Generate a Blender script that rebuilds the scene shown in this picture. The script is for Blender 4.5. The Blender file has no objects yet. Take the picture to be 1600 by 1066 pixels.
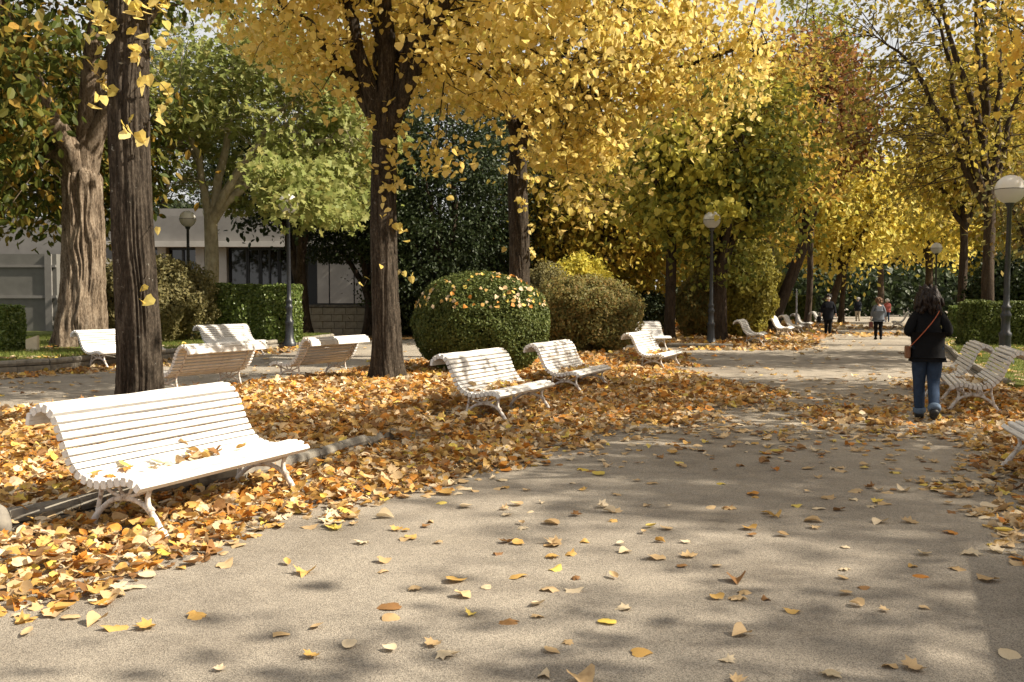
import bpy, bmesh, math, random
import numpy as np
from mathutils import Vector, Matrix

# ------------------------------------------------------------------ camera, sky, sun, exposure
S = bpy.context.scene
COL = S.collection
R = math.radians
PITCH = math.atan(65 / 1500.0)
CAM_H = 1.55
cam = bpy.data.objects.new('camera', bpy.data.cameras.new('camera'))
COL.objects.link(cam)
S.camera = cam
cam.location = (0, 0, CAM_H)
cam.rotation_euler = (math.pi / 2 - PITCH, 0, 0)
cam.data.sensor_width = 36
cam.data.lens = 33.75
cam.data.clip_end = 2000
cam.data.dof.use_dof = True
cam.data.dof.focus_distance = 8.5
cam.data.dof.aperture_fstop = 9.0

SUN_AZ = -9.0      # degrees from +X towards +Y
SUN_EL = 41.0
W = bpy.data.worlds.new('World')
S.world = W
W.use_nodes = True
wn = W.node_tree.nodes
sky = wn.new('ShaderNodeTexSky')
sky.sky_type = 'NISHITA'
sky.sun_disc = False
sky.sun_elevation = R(SUN_EL)
sky.sun_rotation = R(90 - SUN_AZ)
sky.air_density = 1.0
sky.dust_density = 8.0
sky.ozone_density = 1.0
wn['Background'].inputs['Strength'].default_value = 0.06
veil = wn.new('ShaderNodeMix')          # white mixed evenly into the whole sky so its gaps come out pale
veil.data_type = 'RGBA'
veil.inputs[0].default_value = 0.75
veil.inputs[7].default_value = (7.8, 7.7, 7.5, 1)
W.node_tree.links.new(sky.outputs[0], veil.inputs[6])
W.node_tree.links.new(veil.outputs[2], wn['Background'].inputs['Color'])

sl = bpy.data.lights.new('sun', 'SUN')
sl.energy = 5.0
sl.angle = R(0.53)
sl.color = (1.0, 0.90, 0.74)
so = bpy.data.objects.new('sun', sl)
COL.objects.link(so)
sd = Vector((math.cos(R(SUN_AZ)) * math.cos(R(SUN_EL)), math.sin(R(SUN_AZ)) * math.cos(R(SUN_EL)), math.sin(R(SUN_EL))))
so.rotation_euler = sd.to_track_quat('Z', 'Y').to_euler()
so.location = sd * 60
S.view_settings.view_transform = 'Standard'
S.view_settings.look = 'None'
S.view_settings.gamma = 1
S.view_settings.use_curve_mapping = False
S.view_settings.exposure = 1.08
S.render.engine = 'CYCLES'
S.cycles.use_denoising = True
S.cycles.max_bounces = 8
S.cycles.transmission_bounces = 6
S.cycles.transparent_max_bounces = 8

# ------------------------------------------------------------------ small helpers
def ray(px, py):
    u = (px - 800) / 1500.0
    v = (533 - py) / 1500.0
    return np.array([u, math.cos(PITCH) + v * math.sin(PITCH), -math.sin(PITCH) + v * math.cos(PITCH)])

def at(px, depth):
    """world x of a photograph column at a distance along +Y"""
    return (px - 800) / 1500.0 * depth

def height(py, depth):
    r = ray(800, py)
    return CAM_H + r[2] / r[1] * depth

def tag(o, label=None, cat=None, group=None, kind=None):
    if label: o['label'] = label
    if cat: o['category'] = cat
    if group: o['group'] = group
    if kind: o['kind'] = kind
    return o

def empty(name, loc, rz=0):
    o = bpy.data.objects.new(name, None)
    COL.objects.link(o)
    o.location = loc
    o.rotation_euler = (0, 0, rz)
    o.empty_display_size = 0.2
    return o

def link(name, me, parent=None):
    o = bpy.data.objects.new(name, me)
    COL.objects.link(o)
    if parent is not None:
        o.parent = parent
    return o

def kids(o):
    return [c for c in bpy.data.objects if c.parent == o]

def copy_tree(o, parent=None, cache={}):
    c = o.copy()
    COL.objects.link(c)
    c.parent = parent
    for ch in o.children:
        copy_tree(ch, c)
    return c

class Geo:
    """collects polygons, builds ONE mesh"""
    def __init__(s):
        s.V = []; s.L = []; s.T = []; s.M = []; s.n = 0
    def add(s, V, faces, mat=0):
        V = np.asarray(V, float).reshape(-1, 3)
        s.V.append(V)
        for f in faces:
            s.L.append(np.asarray(f, np.int64) + s.n)
            s.T.append(np.array([len(f)]))
            s.M.append(np.array([mat]))
        s.n += len(V)
        return s
    def quads(s, V, Q, mat=0):
        Q = np.asarray(Q, np.int64)
        s.V.append(np.asarray(V, float).reshape(-1, 3))
        s.L.append((Q + s.n).ravel())
        s.T.append(np.full(len(Q), Q.shape[1]))
        s.M.append(np.full(len(Q), mat))
        s.n += len(s.V[-1])
        return s
    def stamp(s, tv, tf, P, Rm, sc, mat=0):
        """copies of a template (verts, faces) at points P with rotation matrices Rm and scales sc"""
        n = len(P)
        if n == 0: return s
        tv = np.asarray(tv, float)
        V = np.einsum('nij,kj->nki', Rm, tv) * np.asarray(sc).reshape(-1, 1, 1) + np.asarray(P)[:, None, :]
        k = len(tv)
        off = (np.arange(n) * k + s.n)
        by = {}
        for f in tf: by.setdefault(len(f), []).append(f)
        mats = np.broadcast_to(np.asarray(mat), (n,))
        for ln, fs in by.items():
            fs = np.asarray(fs)
            L = (fs[None, :, :] + off[:, None, None])
            s.L.append(L.ravel()); s.T.append(np.full(n * len(fs), ln)); s.M.append(np.repeat(mats, len(fs)))
        s.V.append(V.reshape(-1, 3)); s.n += n * k
        return s
    def box(s, c, d, mat=0, rz=0):
        c = np.asarray(c, float); d = np.asarray(d, float) / 2
        v = np.array([[x, y, z] for x in (-1, 1) for y in (-1, 1) for z in (-1, 1)]) * d
        cs, sn = math.cos(rz), math.sin(rz)
        v = np.c_[v[:, 0] * cs - v[:, 1] * sn, v[:, 0] * sn + v[:, 1] * cs, v[:, 2]] + c
        return s.quads(v, [[0, 1, 3, 2], [4, 6, 7, 5], [0, 4, 5, 1], [2, 3, 7, 6], [0, 2, 6, 4], [1, 5, 7, 3]], mat)
    def tube(s, pts, rad, sides=8, mat=0, caps=True, squash=None):
        pts = np.asarray(pts, float); n = len(pts)
        rad = np.broadcast_to(np.asarray(rad, float), (n,))
        t = np.gradient(pts, axis=0); t /= np.linalg.norm(t, axis=1)[:, None] + 1e-9
        ref = np.array([0, 0, 1.0]) if abs(t[0][2]) < .9 else np.array([1.0, 0, 0])
        u = np.cross(t[0], ref); u /= np.linalg.norm(u)
        ang = np.arange(sides) * 2 * math.pi / sides
        V = []
        for i in range(n):
            u = u - t[i] * np.dot(u, t[i]); u /= np.linalg.norm(u) + 1e-9
            w = np.cross(t[i], u)
            V.append(pts[i] + rad[i] * (np.cos(ang)[:, None] * u + np.sin(ang)[:, None] * w))
        V = np.concatenate(V)
        Q = []
        for i in range(n - 1):
            for j in range(sides):
                a = i * sides + j; b = i * sides + (j + 1) % sides
                Q.append([a, b, b + sides, a + sides])
        base = s.n
        s.quads(V, Q, mat)
        if caps:
            s.L.append(np.arange(sides)[::-1] + base); s.T.append(np.array([sides])); s.M.append(np.array([mat]))
            s.L.append(np.arange(sides) + base + (n - 1) * sides); s.T.append(np.array([sides])); s.M.append(np.array([mat]))
        return s
    def lathe(s, prof, sides=16, mat=0, c=(0, 0, 0)):
        """profile of (radius, z) turned about a vertical axis"""
        ang = np.arange(sides) * 2 * math.pi / sides
        V = np.concatenate([np.c_[r * np.cos(ang), r * np.sin(ang), np.full(sides, z)] for r, z in prof]) + np.asarray(c)
        Q = [[i * sides + j, i * sides + (j + 1) % sides, (i + 1) * sides + (j + 1) % sides, (i + 1) * sides + j]
             for i in range(len(prof) - 1) for j in range(sides)]
        return s.quads(V, Q, mat)
    def mesh(s, name, mats, smooth=False):
        me = bpy.data.meshes.new(name)
        V = np.concatenate(s.V) if s.V else np.zeros((0, 3))
        L = np.concatenate(s.L); T = np.concatenate(s.T); M = np.concatenate(s.M)
        me.vertices.add(len(V)); me.vertices.foreach_set('co', V.astype(np.float32).ravel())
        me.loops.add(len(L)); me.loops.foreach_set('vertex_index', L.astype(np.int32))
        me.polygons.add(len(T))
        me.polygons.foreach_set('loop_start', np.r_[0, np.cumsum(T)[:-1]].astype(np.int32))
        me.polygons.foreach_set('material_index', M.astype(np.int32))
        me.polygons.foreach_set('use_smooth', np.full(len(T), bool(smooth)))
        for m in (mats if isinstance(mats, (list, tuple)) else [mats]):
            me.materials.append(m)
        me.update(calc_edges=True)
        return me
    def build(s, name, mats, parent=None, smooth=False):
        return link(name, s.mesh(name, mats, smooth), parent)

def inpoly(P, poly):
    x, y = P[:, 0], P[:, 1]
    r = np.zeros(len(P), bool)
    n = len(poly); j = n - 1
    for i in range(n):
        xi, yi = poly[i]; xj, yj = poly[j]
        c = ((yi > y) != (yj > y)) & (x < (xj - xi) * (y - yi) / (yj - yi + 1e-12) + xi)
        r ^= c; j = i
    return r

def seg_dist(P, line):
    """unsigned distance to a polyline"""
    d = np.full(len(P), 1e9)
    for a, b in zip(line[:-1], line[1:]):
        a = np.array(a); b = np.array(b); v = b - a
        t = np.clip(((P - a) @ v) / (v @ v), 0, 1)
        d = np.minimum(d, np.linalg.norm(P - a - t[:, None] * v, axis=1))
    return d

def vnoise(x, y, seed=0, wrap=None):
    """value noise, optionally wrapping in x"""
    rng = np.random.default_rng(seed)
    G = rng.random((256, 256))
    xi = np.floor(x).astype(int); yi = np.floor(y).astype(int)
    fx = x - xi; fy = y - yi
    fx = fx * fx * (3 - 2 * fx); fy = fy * fy * (3 - 2 * fy)
    if wrap:
        x0, x1 = xi % wrap, (xi + 1) % wrap
    else:
        x0, x1 = xi % 256, (xi + 1) % 256
    y0, y1 = yi % 256, (yi + 1) % 256
    return (G[x0, y0] * (1 - fx) + G[x1, y0] * fx) * (1 - fy) + (G[x0, y1] * (1 - fx) + G[x1, y1] * fx) * fy

def unit(a):
    return a / (np.linalg.norm(a, axis=-1, keepdims=True) + 1e-9)

def frames(nrm, tip):
    """rotation matrices with local z = nrm and local y close to tip"""
    z = unit(nrm); y = unit(tip - z * np.sum(tip * z, -1, keepdims=True)); x = np.cross(y, z)
    return np.stack([x, y, z], -1)

# ------------------------------------------------------------------ materials
def new_mat(name):
    m = bpy.data.materials.new(name); m.use_nodes = True
    nt = m.node_tree
    return m, nt.nodes, nt.links, nt.nodes['Principled BSDF']

def ramp(nd, cols, interp='LINEAR', pos=None):
    r = nd.new('ShaderNodeValToRGB'); r.color_ramp.interpolation = interp
    e = r.color_ramp.elements
    while len(e) < len(cols): e.new(0.5)
    for i, c in enumerate(cols):
        e[i].position = pos[i] if pos else i / max(1, len(cols) - 1)
        e[i].color = (*c, 1)
    return r

def noise(nd, lk, scale, detail=4, rough=.55, vec=None, dim='3D'):
    n = nd.new('ShaderNodeTexNoise'); n.inputs['Scale'].default_value = scale
    n.inputs['Detail'].default_value = detail; n.inputs['Roughness'].default_value = rough
    if vec is not None: lk.new(vec, n.inputs['Vector'])
    return n

def coords(nd, lk, kind='Object', scale=(1, 1, 1)):
    t = nd.new('ShaderNodeTexCoord'); m = nd.new('ShaderNodeMapping')
    m.inputs['Scale'].default_value = scale
    lk.new(t.outputs[kind], m.inputs['Vector'])
    return m.outputs[0]

def mixc(nd, lk, a, b, fac, mode='MIX'):
    m = nd.new('ShaderNodeMix'); m.data_type = 'RGBA'; m.blend_type = mode
    for i, s in ((0, fac), (6, a), (7, b)):
        if hasattr(s, 'links') or hasattr(s, 'is_linked'): lk.new(s, m.inputs[i])
        elif i == 0: m.inputs[0].default_value = s
        else: m.inputs[i].default_value = (*s, 1)
    return m.outputs[2]

def bump(nd, lk, h, strength=.5, dist=.01, b=None):
    n = nd.new('ShaderNodeBump'); n.inputs['Strength'].default_value = strength; n.inputs['Distance'].default_value = dist
    lk.new(h, n.inputs['Height'])
    lk.new(n.outputs[0], b.inputs['Normal'])
    return n

def surf(name, cols, scale=8, rough=.7, spec=.3, bump_s=.3, bump_d=.005, detail=6, stretch=(1, 1, 1), metal=0, kind='Object'):
    m, nd, lk, b = new_mat(name)
    v = coords(nd, lk, kind, stretch)
    n = noise(nd, lk, scale, detail, .6, v)
    r = ramp(nd, cols, pos=[.3 + .4 * i / max(1, len(cols) - 1) for i in range(len(cols))])
    lk.new(n.outputs['Fac'], r.inputs[0]); lk.new(r.outputs[0], b.inputs['Base Color'])
    b.inputs['Roughness'].default_value = rough; b.inputs['Specular IOR Level'].default_value = spec
    b.inputs['Metallic'].default_value = metal
    if bump_s:
        n2 = noise(nd, lk, scale * 4, 4, .6, v)
        bump(nd, lk, n2.outputs['Fac'], bump_s, bump_d, b)
    return m

def leaf_mat(name, cols, trans=.45, rough=.55, spec=.25, grain=True):
    """thin leaf: reflects and lets light through; every leaf picks its own colour"""
    m, nd, lk, b = new_mat(name)
    g = nd.new('ShaderNodeNewGeometry'); o = nd.new('ShaderNodeObjectInfo')
    a = nd.new('ShaderNodeMath'); a.operation = 'ADD'
    lk.new(g.outputs['Random Per Island'], a.inputs[0]); lk.new(o.outputs['Random'], a.inputs[1])
    f = nd.new('ShaderNodeMath'); f.operation = 'FRACT'; lk.new(a.outputs[0], f.inputs[0])
    r = ramp(nd, cols); lk.new(f.outputs[0], r.inputs[0])
    c = r.outputs[0]
    if grain:
        n = noise(nd, lk, 40, 3, .6, coords(nd, lk, 'Object'))
        rr = ramp(nd, [(.62, .55, .5), (1.0, 1, 1)], pos=[.3, .55]); lk.new(n.outputs['Fac'], rr.inputs[0])
        c = mixc(nd, lk, c, rr.outputs[0], .6, 'MULTIPLY')
    lk.new(c, b.inputs['Base Color'])
    b.inputs['Roughness'].default_value = rough; b.inputs['Specular IOR Level'].default_value = spec
    t = nd.new('ShaderNodeBsdfTranslucent'); lk.new(c, t.inputs['Color'])
    mx = nd.new('ShaderNodeMixShader'); mx.inputs[0].default_value = trans
    lk.new(b.outputs[0], mx.inputs[1]); lk.new(t.outputs[0], mx.inputs[2])
    lk.new(mx.outputs[0], nd['Material Output'].inputs['Surface'])
    return m

M = {}
def gravel_material():
    m, nd, lk, b = new_mat('fine_gravel')
    v = coords(nd, lk, 'Object')
    big = noise(nd, lk, .35, 5, .6, v); mid = noise(nd, lk, 5, 6, .65, v); fine = noise(nd, lk, 330, 2, .7, v)
    vor = nd.new('ShaderNodeTexVoronoi'); vor.inputs['Scale'].default_value = 190; lk.new(v, vor.inputs['Vector'])
    r1 = ramp(nd, [(.265, .235, .195), (.345, .31, .26), (.40, .36, .30)], pos=[.32, .5, .68]); lk.new(big.outputs['Fac'], r1.inputs[0])
    st = noise(nd, lk, 1.1, 7, .7, v); rs = ramp(nd, [(.80, .79, .78), (1.0, 1.0, 1.0), (1.05, 1.045, 1.03)], pos=[.36, .5, .68]); lk.new(st.outputs['Fac'], rs.inputs[0])
    r2 = ramp(nd, [(.86, .855, .85), (1.06, 1.055, 1.04)], pos=[.3, .7]); lk.new(mid.outputs['Fac'], r2.inputs[0])
    c = mixc(nd, lk, mixc(nd, lk, r1.outputs[0], rs.outputs[0], 1.0, 'MULTIPLY'), r2.outputs[0], 1.0, 'MULTIPLY')
    r3 = ramp(nd, [(.45, .43, .42), (.95, .94, .93), (1.3, 1.28, 1.25)], pos=[.25, .5, .75]); lk.new(vor.outputs['Color'], r3.inputs[0])
    c = mixc(nd, lk, c, r3.outputs[0], .75, 'MULTIPLY')
    r4 = ramp(nd, [(.6, .58, .56), (1.1, 1.1, 1.1)], pos=[.36, .6]); lk.new(fine.outputs['Fac'], r4.inputs[0])
    c = mixc(nd, lk, c, r4.outputs[0], .6, 'MULTIPLY')
    lk.new(c, b.inputs['Base Color']); b.inputs['Roughness'].default_value = .9; b.inputs['Specular IOR Level'].default_value = .2
    ad = nd.new('ShaderNodeMath'); ad.operation = 'ADD'; lk.new(vor.outputs['Distance'], ad.inputs[0]); lk.new(fine.outputs['Fac'], ad.inputs[1])
    bump(nd, lk, ad.outputs[0], .75, .006, b)
    return m
M['gravel'] = gravel_material()
M['soil'] = surf('leaf_mould', [(.10, .055, .025), (.24, .14, .055), (.34, .20, .07)], 14, .95, .1, .9, .02)
M['lawn'] = surf('lawn_soil', [(.05, .06, .018), (.10, .12, .03), (.16, .13, .05)], 3, .95, .1, .6, .02)
M['kerb'] = surf('weathered_concrete', [(.10, .09, .075), (.20, .18, .15), (.27, .245, .20)], 9, .85, .25, .5, .006)
M['iron'] = surf('painted_iron', [(.012, .014, .018), (.025, .028, .034)], 20, .42, .5, .15, .002)
M['block'] = surf('wall_block', [(.32, .28, .22), (.47, .42, .33)], 6, .9, .2, .5, .006)

def paint_white():
    m, nd, lk, b = new_mat('weathered_white_paint')
    v = coords(nd, lk, 'Object', (1, 9, 9))
    n = noise(nd, lk, 9, 8, .7, v); n2 = noise(nd, lk, 1.6, 4, .6, coords(nd, lk, 'Object'))
    r = ramp(nd, [(.22, .19, .17), (.62, .60, .58), (.74, .73, .71)], pos=[.31, .385, .54]); lk.new(n.outputs['Fac'], r.inputs[0])
    r2 = ramp(nd, [(.86, .84, .82), (1, 1, 1)], pos=[.35, .6]); lk.new(n2.outputs['Fac'], r2.inputs[0])
    o = nd.new('ShaderNodeObjectInfo'); r3 = ramp(nd, [(.9, .885, .86), (1, 1, 1)]); lk.new(o.outputs['Random'], r3.inputs[0])
    c = mixc(nd, lk, mixc(nd, lk, r.outputs[0], r2.outputs[0], 1, 'MULTIPLY'), r3.outputs[0], 1, 'MULTIPLY')
    lk.new(c, b.inputs['Base Color']); b.inputs['Roughness'].default_value = .55; b.inputs['Specular IOR Level'].default_value = .3
    bump(nd, lk, n.outputs['Fac'], .35, .003, b)
    return m
M['white'] = paint_white()
M['whiteiron'] = surf('flaking_white_iron', [(.22, .15, .11), (.62, .57, .52), (.72, .69, .65)], 22, .6, .3, .4, .003)

def bark(name, dark, mid, pale, sc=1.0, patch=None, bstr=.8):
    m, nd, lk, b = new_mat(name)
    v = coords(nd, lk, 'Object', (1, 1, .16))
    n = noise(nd, lk, 16 * sc, 8, .65, v)
    nb = noise(nd, lk, 38 * sc, 5, .7, coords(nd, lk, 'Object', (1, 1, .45)))
    av = nd.new('ShaderNodeMix'); av.data_type = 'FLOAT'; av.inputs[0].default_value = .45
    lk.new(n.outputs['Fac'], av.inputs[2]); lk.new(nb.outputs['Fac'], av.inputs[3])
    r = ramp(nd, [dark, mid, pale], pos=[.38, .5, .64]); lk.new(av.outputs[0], r.inputs[0])
    n2 = noise(nd, lk, 2.2, 5, .6, coords(nd, lk, 'Object'))
    r2 = ramp(nd, [(.7, .7, .68), (1.1, 1.1, 1.05)], pos=[.35, .65]); lk.new(n2.outputs['Fac'], r2.inputs[0])
    c = mixc(nd, lk, r.outputs[0], r2.outputs[0], 1, 'MULTIPLY')
    if patch:   # lichen flecks
        n3 = noise(nd, lk, 11, 4, .7, coords(nd, lk, 'Object'))
        r3 = ramp(nd, [(0, 0, 0), (1, 1, 1)], pos=[.66, .72]); lk.new(n3.outputs['Fac'], r3.inputs[0])
        c = mixc(nd, lk, c, patch, r3.outputs[0])
    lk.new(c, b.inputs['Base Color']); b.inputs['Roughness'].default_value = .95; b.inputs['Specular IOR Level'].default_value = .12
    bump(nd, lk, av.outputs[0], bstr, .03, b)
    return m
M['bark_lime'] = bark('furrowed_dark_bark', (.015, .012, .009), (.046, .036, .028), (.115, .094, .076), 1.1, (.24, .23, .20), 1.0)
M['bark_big'] = bark('pale_furrowed_bark', (.04, .028, .018), (.17, .128, .095), (.33, .27, .21), .8, None, 1.0)
M['bark_plane'] = bark('smooth_plane_bark', (.28, .24, .17), (.42, .37, .28), (.50, .46, .37), .25, None, .15)
M['bark_dark'] = bark('dark_bark', (.025, .018, .013), (.06, .043, .032), (.10, .075, .055), 1)

Y = dict(
    lime=[(.68, .52, .14), (.78, .63, .20), (.83, .69, .27), (.74, .60, .18), (.60, .50, .12), (.84, .71, .32), (.70, .50, .13), (.52, .48, .11)],
    limeorange=[(.68, .42, .08), (.76, .54, .12), (.74, .52, .08), (.82, .62, .2)],
    limegreen=[(.44, .40, .07), (.60, .51, .09), (.34, .34, .06), (.70, .57, .12)],
    chestnut=[(.05, .075, .015), (.09, .12, .022), (.07, .09, .018), (.19, .19, .035), (.06, .085, .017), (.12, .14, .028), (.28, .20, .04), (.08, .10, .02), (.46, .27, .05), (.10, .12, .025)],
    plane=[(.19, .23, .06), (.28, .32, .09), (.36, .37, .13), (.24, .27, .075), (.40, .36, .12)],
    ever=[(.018, .028, .010), (.032, .048, .016), (.025, .038, .013), (.06, .08, .028)],
    green=[(.10, .13, .028), (.17, .19, .04), (.26, .26, .05), (.34, .30, .055)],
    mix=[(.24, .22, .04), (.40, .33, .055), (.56, .42, .065), (.44, .27, .045), (.32, .29, .05)],
    orange=[(.44, .28, .05), (.52, .37, .07), (.40, .21, .04), (.36, .29, .05), (.48, .40, .07)],
    red=[(.21, .085, .03), (.29, .13, .04), (.17, .07, .03), (.36, .22, .05)],
    gold=[(.74, .57, .12), (.80, .66, .17), (.66, .54, .10), (.70, .63, .17), (.56, .53, .11)],
    olive=[(.16, .14, .03), (.30, .24, .045), (.44, .34, .06), (.22, .19, .04), (.36, .24, .045)],
    thin=[(.18, .21, .04), (.27, .28, .05), (.36, .33, .05), (.14, .17, .035)],
    boxgreen=[(.065, .085, .02), (.11, .14, .033), (.085, .11, .026), (.18, .20, .06)],
    hedge=[(.07, .11, .02), (.12, .17, .035), (.10, .14, .03), (.19, .23, .06)],
    sage=[(.16, .15, .06), (.24, .22, .10), (.20, .17, .06), (.30, .26, .12)],
    rusty=[(.17, .16, .05), (.28, .24, .08), (.29, .19, .06), (.24, .22, .085), (.17, .18, .06)],
    shrubgold=[(.17, .16, .035), (.28, .25, .05), (.40, .35, .07), (.22, .20, .04)],
    lemon=[(.62, .52, .07), (.72, .62, .12), (.5, .48, .08)],
    spruce=[(.02, .03, .012), (.035, .045, .02), (.07, .075, .035)],
)
LM = {k: leaf_mat('leaves_' + k, v, .3 if k in ('ever', 'boxgreen', 'hedge', 'spruce') else .5,
                  {'ever': .5, 'hedge': .4}.get(k, .55), {'ever': .25, 'hedge': .45}.get(k, .25), False) for k, v in Y.items()}
FALL = dict(
    ochre=[(.52, .31, .09), (.60, .39, .13), (.47, .27, .07)],
    tan=[(.52, .36, .18), (.60, .44, .25), (.46, .31, .15)],
    orange=[(.50, .20, .035), (.58, .27, .05), (.44, .17, .03)],
    brown=[(.24, .12, .045), (.33, .18, .07), (.20, .10, .04)],
    pale=[(.64, .52, .35), (.70, .58, .40), (.60, .48, .30)],
    yellow=[(.66, .48, .09), (.72, .56, .14), (.58, .45, .08)],
)
FK = list(FALL)
FM = [leaf_mat('fallen_' + k, FALL[k], .22, .6, .25, True) for k in FK]

# ------------------------------------------------------------------ leaf shapes
def outline_leaf(pts, curl=0., bend=0., fold=.08, wob=0., seed=0, ring=False):
    """leaf with its outline pts (x,y), y from stem 0 to tip 1, a raised or sunk midrib and a curl"""
    rng = np.random.default_rng(seed)
    P = np.array(pts, float)
    z = fold * np.abs(P[:, 0]) * 1.2 + curl * P[:, 0] ** 2 + bend * (P[:, 1] - .4) ** 2 * .6 + wob * rng.normal(size=len(P))
    V = np.c_[P[:, 0], P[:, 1] - .5, z]
    n = len(P)
    if ring:
        # an inner ring gives the blade a real curve and crinkle
        I = P * .55 + np.array([0, .45 * .45])
        zi = fold * np.abs(I[:, 0]) * 1.2 + curl * I[:, 0] ** 2 + bend * (I[:, 1] - .4) ** 2 * .6 + wob * .8 * rng.normal(size=n)
        V = np.vstack([V, np.c_[I[:, 0], I[:, 1] - .5, zi], [[0, -.05, 0]]])
        return V, [[i, (i + 1) % n, n + (i + 1) % n, n + i] for i in range(n)] + [[n + i, n + (i + 1) % n, 2 * n] for i in range(n)]
    V = np.vstack([V, [[0, -.05, 0]]])
    return V, [[i, (i + 1) % n, n] for i in range(n)]
HEART = [(0, .02), (.22, -.04), (.42, .12), (.46, .34), (.34, .62), (.14, .85), (0, 1.0), (-.14, .85), (-.34, .62), (-.46, .34), (-.42, .12), (-.22, -.04)]
HEART8 = [(0, .03), (.32, .0), (.46, .32), (.26, .72), (0, 1.0), (-.26, .72), (-.46, .32), (-.32, .0)]
MAPLE = [(0, .0), (.17, .12), (.42, .06), (.34, .24), (.55, .44), (.36, .48), (.30, .74), (.16, .66), (0, 1.0), (-.16, .66), (-.30, .74), (-.36, .48), (-.55, .44), (-.34, .24), (-.42, .06), (-.17, .12)]
OVAL = [(0, 0), (.18, .16), (.27, .42), (.2, .74), (0, 1), (-.2, .74), (-.27, .42), (-.18, .16)]
STAR5 = [(0, 0), (.38, .1), (.24, .34), (.5, .6), (.18, .6), (0, 1), (-.18, .6), (-.5, .6), (-.24, .34), (-.38, .1)]
RH = (np.array([[0, -.5, 0], [.32, 0, .05], [0, .5, 0], [-.32, 0, .05]]), [[0, 1, 2], [0, 2, 3]])
OV6 = (np.array([[0, -.5, 0], [.26, -.2, .05], [.24, .2, .05], [0, .5, -.03], [-.24, .2, .05], [-.26, -.2, .05]]), [[0, 1, 2, 3], [0, 3, 4, 5]])
SH = dict(heart=outline_leaf(HEART8, .25, -.25, .06), maple=outline_leaf(STAR5, .2, -.2, .05), rhomb=RH, oval=OV6)

GROUND_SHAPES = []; NEAR_SHAPES = []
for i, (o, c, b, f, w) in enumerate([
        (HEART, .8, .5, .05, .03), (HEART, -.5, -.5, .1, .03), (HEART, 1.3, -.3, .2, .04), (HEART, .2, .9, -.1, .04), (HEART, -.9, .3, .0, .05),
        (MAPLE, .5, .5, .05, .05), (MAPLE, -.6, .4, .15, .05), (MAPLE, 1.0, -.5, .1, .07), (MAPLE, -.3, -.8, .0, .07), (MAPLE, 1.4, .8, -.1, .05),
        (OVAL, 1.5, .8, .2, .02), (OVAL, -.8, .6, .3, .03)]):
    GROUND_SHAPES.append(outline_leaf(o, c, b, f, w, i))
    NEAR_SHAPES.append(outline_leaf(o, c * 1.0, b * 1.1, f * 1.1, w * .7, i, True))
GROUND_W = np.array([3, 3, 2, 2, 2, 2, 2, 1.6, 1.6, 1.2, 1, 1]); GROUND_W = GROUND_W / GROUND_W.sum()

# ------------------------------------------------------------------ the ground
def sheet(name, poly, z, mat, kind='structure', skirt=0.0):
    bm = bmesh.new()
    vs = [bm.verts.new((x, y, z)) for x, y in poly]
    f = bm.faces.new(vs)
    if f.normal.z < 0: f.normal_flip()
    if skirt:
        lo = [bm.verts.new((x, y, z - skirt)) for x, y in poly]
        n = len(vs)
        for i in range(n): bm.faces.new((vs[i], vs[(i + 1) % n], lo[(i + 1) % n], lo[i]))
    bmesh.ops.triangulate(bm, faces=[q for q in bm.faces if len(q.verts) > 4])
    bmesh.ops.recalc_face_normals(bm, faces=bm.faces)
    me = bpy.data.meshes.new(name); bm.to_mesh(me); bm.free(); me.materials.append(mat)
    o = link(name, me)
    tag(o, kind=kind)
    return o

g = sheet('ground', [(-500, -300), (500, -300), (500, 900), (-500, 900)], 0, M['gravel'])

KERB = [(-5.6, 3.0), (-3.36, 6.31), (-2.01, 8.33), (-1.48, 9.98), (-1.0, 12.0), (-.5, 13.9), (.75, 17.2), (2.0, 20.0), (3.0, 22.4), (3.9, 25.0)]
BED = KERB + [(3.7, 27.5), (1.5, 28.6), (-.4, 27.4), (-2.6, 21.2), (-3.4, 19.0), (-5.0, 15.2), (-7.4, 11.0), (-10, 6.6), (-9.5, 2.0)]
BED_Z = .09
sheet('planting_bed', BED, BED_Z, M['soil'], skirt=.12)
LAWN_L = [(-22, 9.0), (-12.4, 17.0), (-9.9, 20.3), (-8.2, 26.5), (-7.0, 31.5), (-6.6, 35.5), (-9, 39), (-12, 41), (-40, 41), (-40, 9)]
sheet('lawn', LAWN_L, .22, M['lawn'], skirt=.25)
ISL = [(5.0, 31.0), (7.2, 30.4), (9.6, 37), (12.4, 44), (16.6, 55), (22, 70), (8, 70), (3, 45), (3.5, 34)]
sheet('planting_bed', ISL, .09, M['soil'], skirt=.12)
LAWN_R = [(8.6, 16.6), (9.6, 19.5), (11.2, 24), (13.2, 29), (17.5, 40), (24, 56), (60, 60), (60, 10), (12, 10)]
sheet('lawn', LAWN_R, .09, M['lawn'], skirt=.12)
BED_R = [(7.25, 11.2), (8.0, 13.8), (8.4, 15.4), (12.5, 12.5), (30, 9), (30, 2), (6.2, 2.0), (6.2, 6.5)]
sheet('planting_bed', BED_R, .07, M['soil'], skirt=.1)
YARD_L = [(-7.0, 39.2), (-5, 36), (3, 45), (8, 70), (-60, 70), (-60, 41.5)]
sheet('ground_litter', YARD_L, .02, M['soil'])

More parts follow.
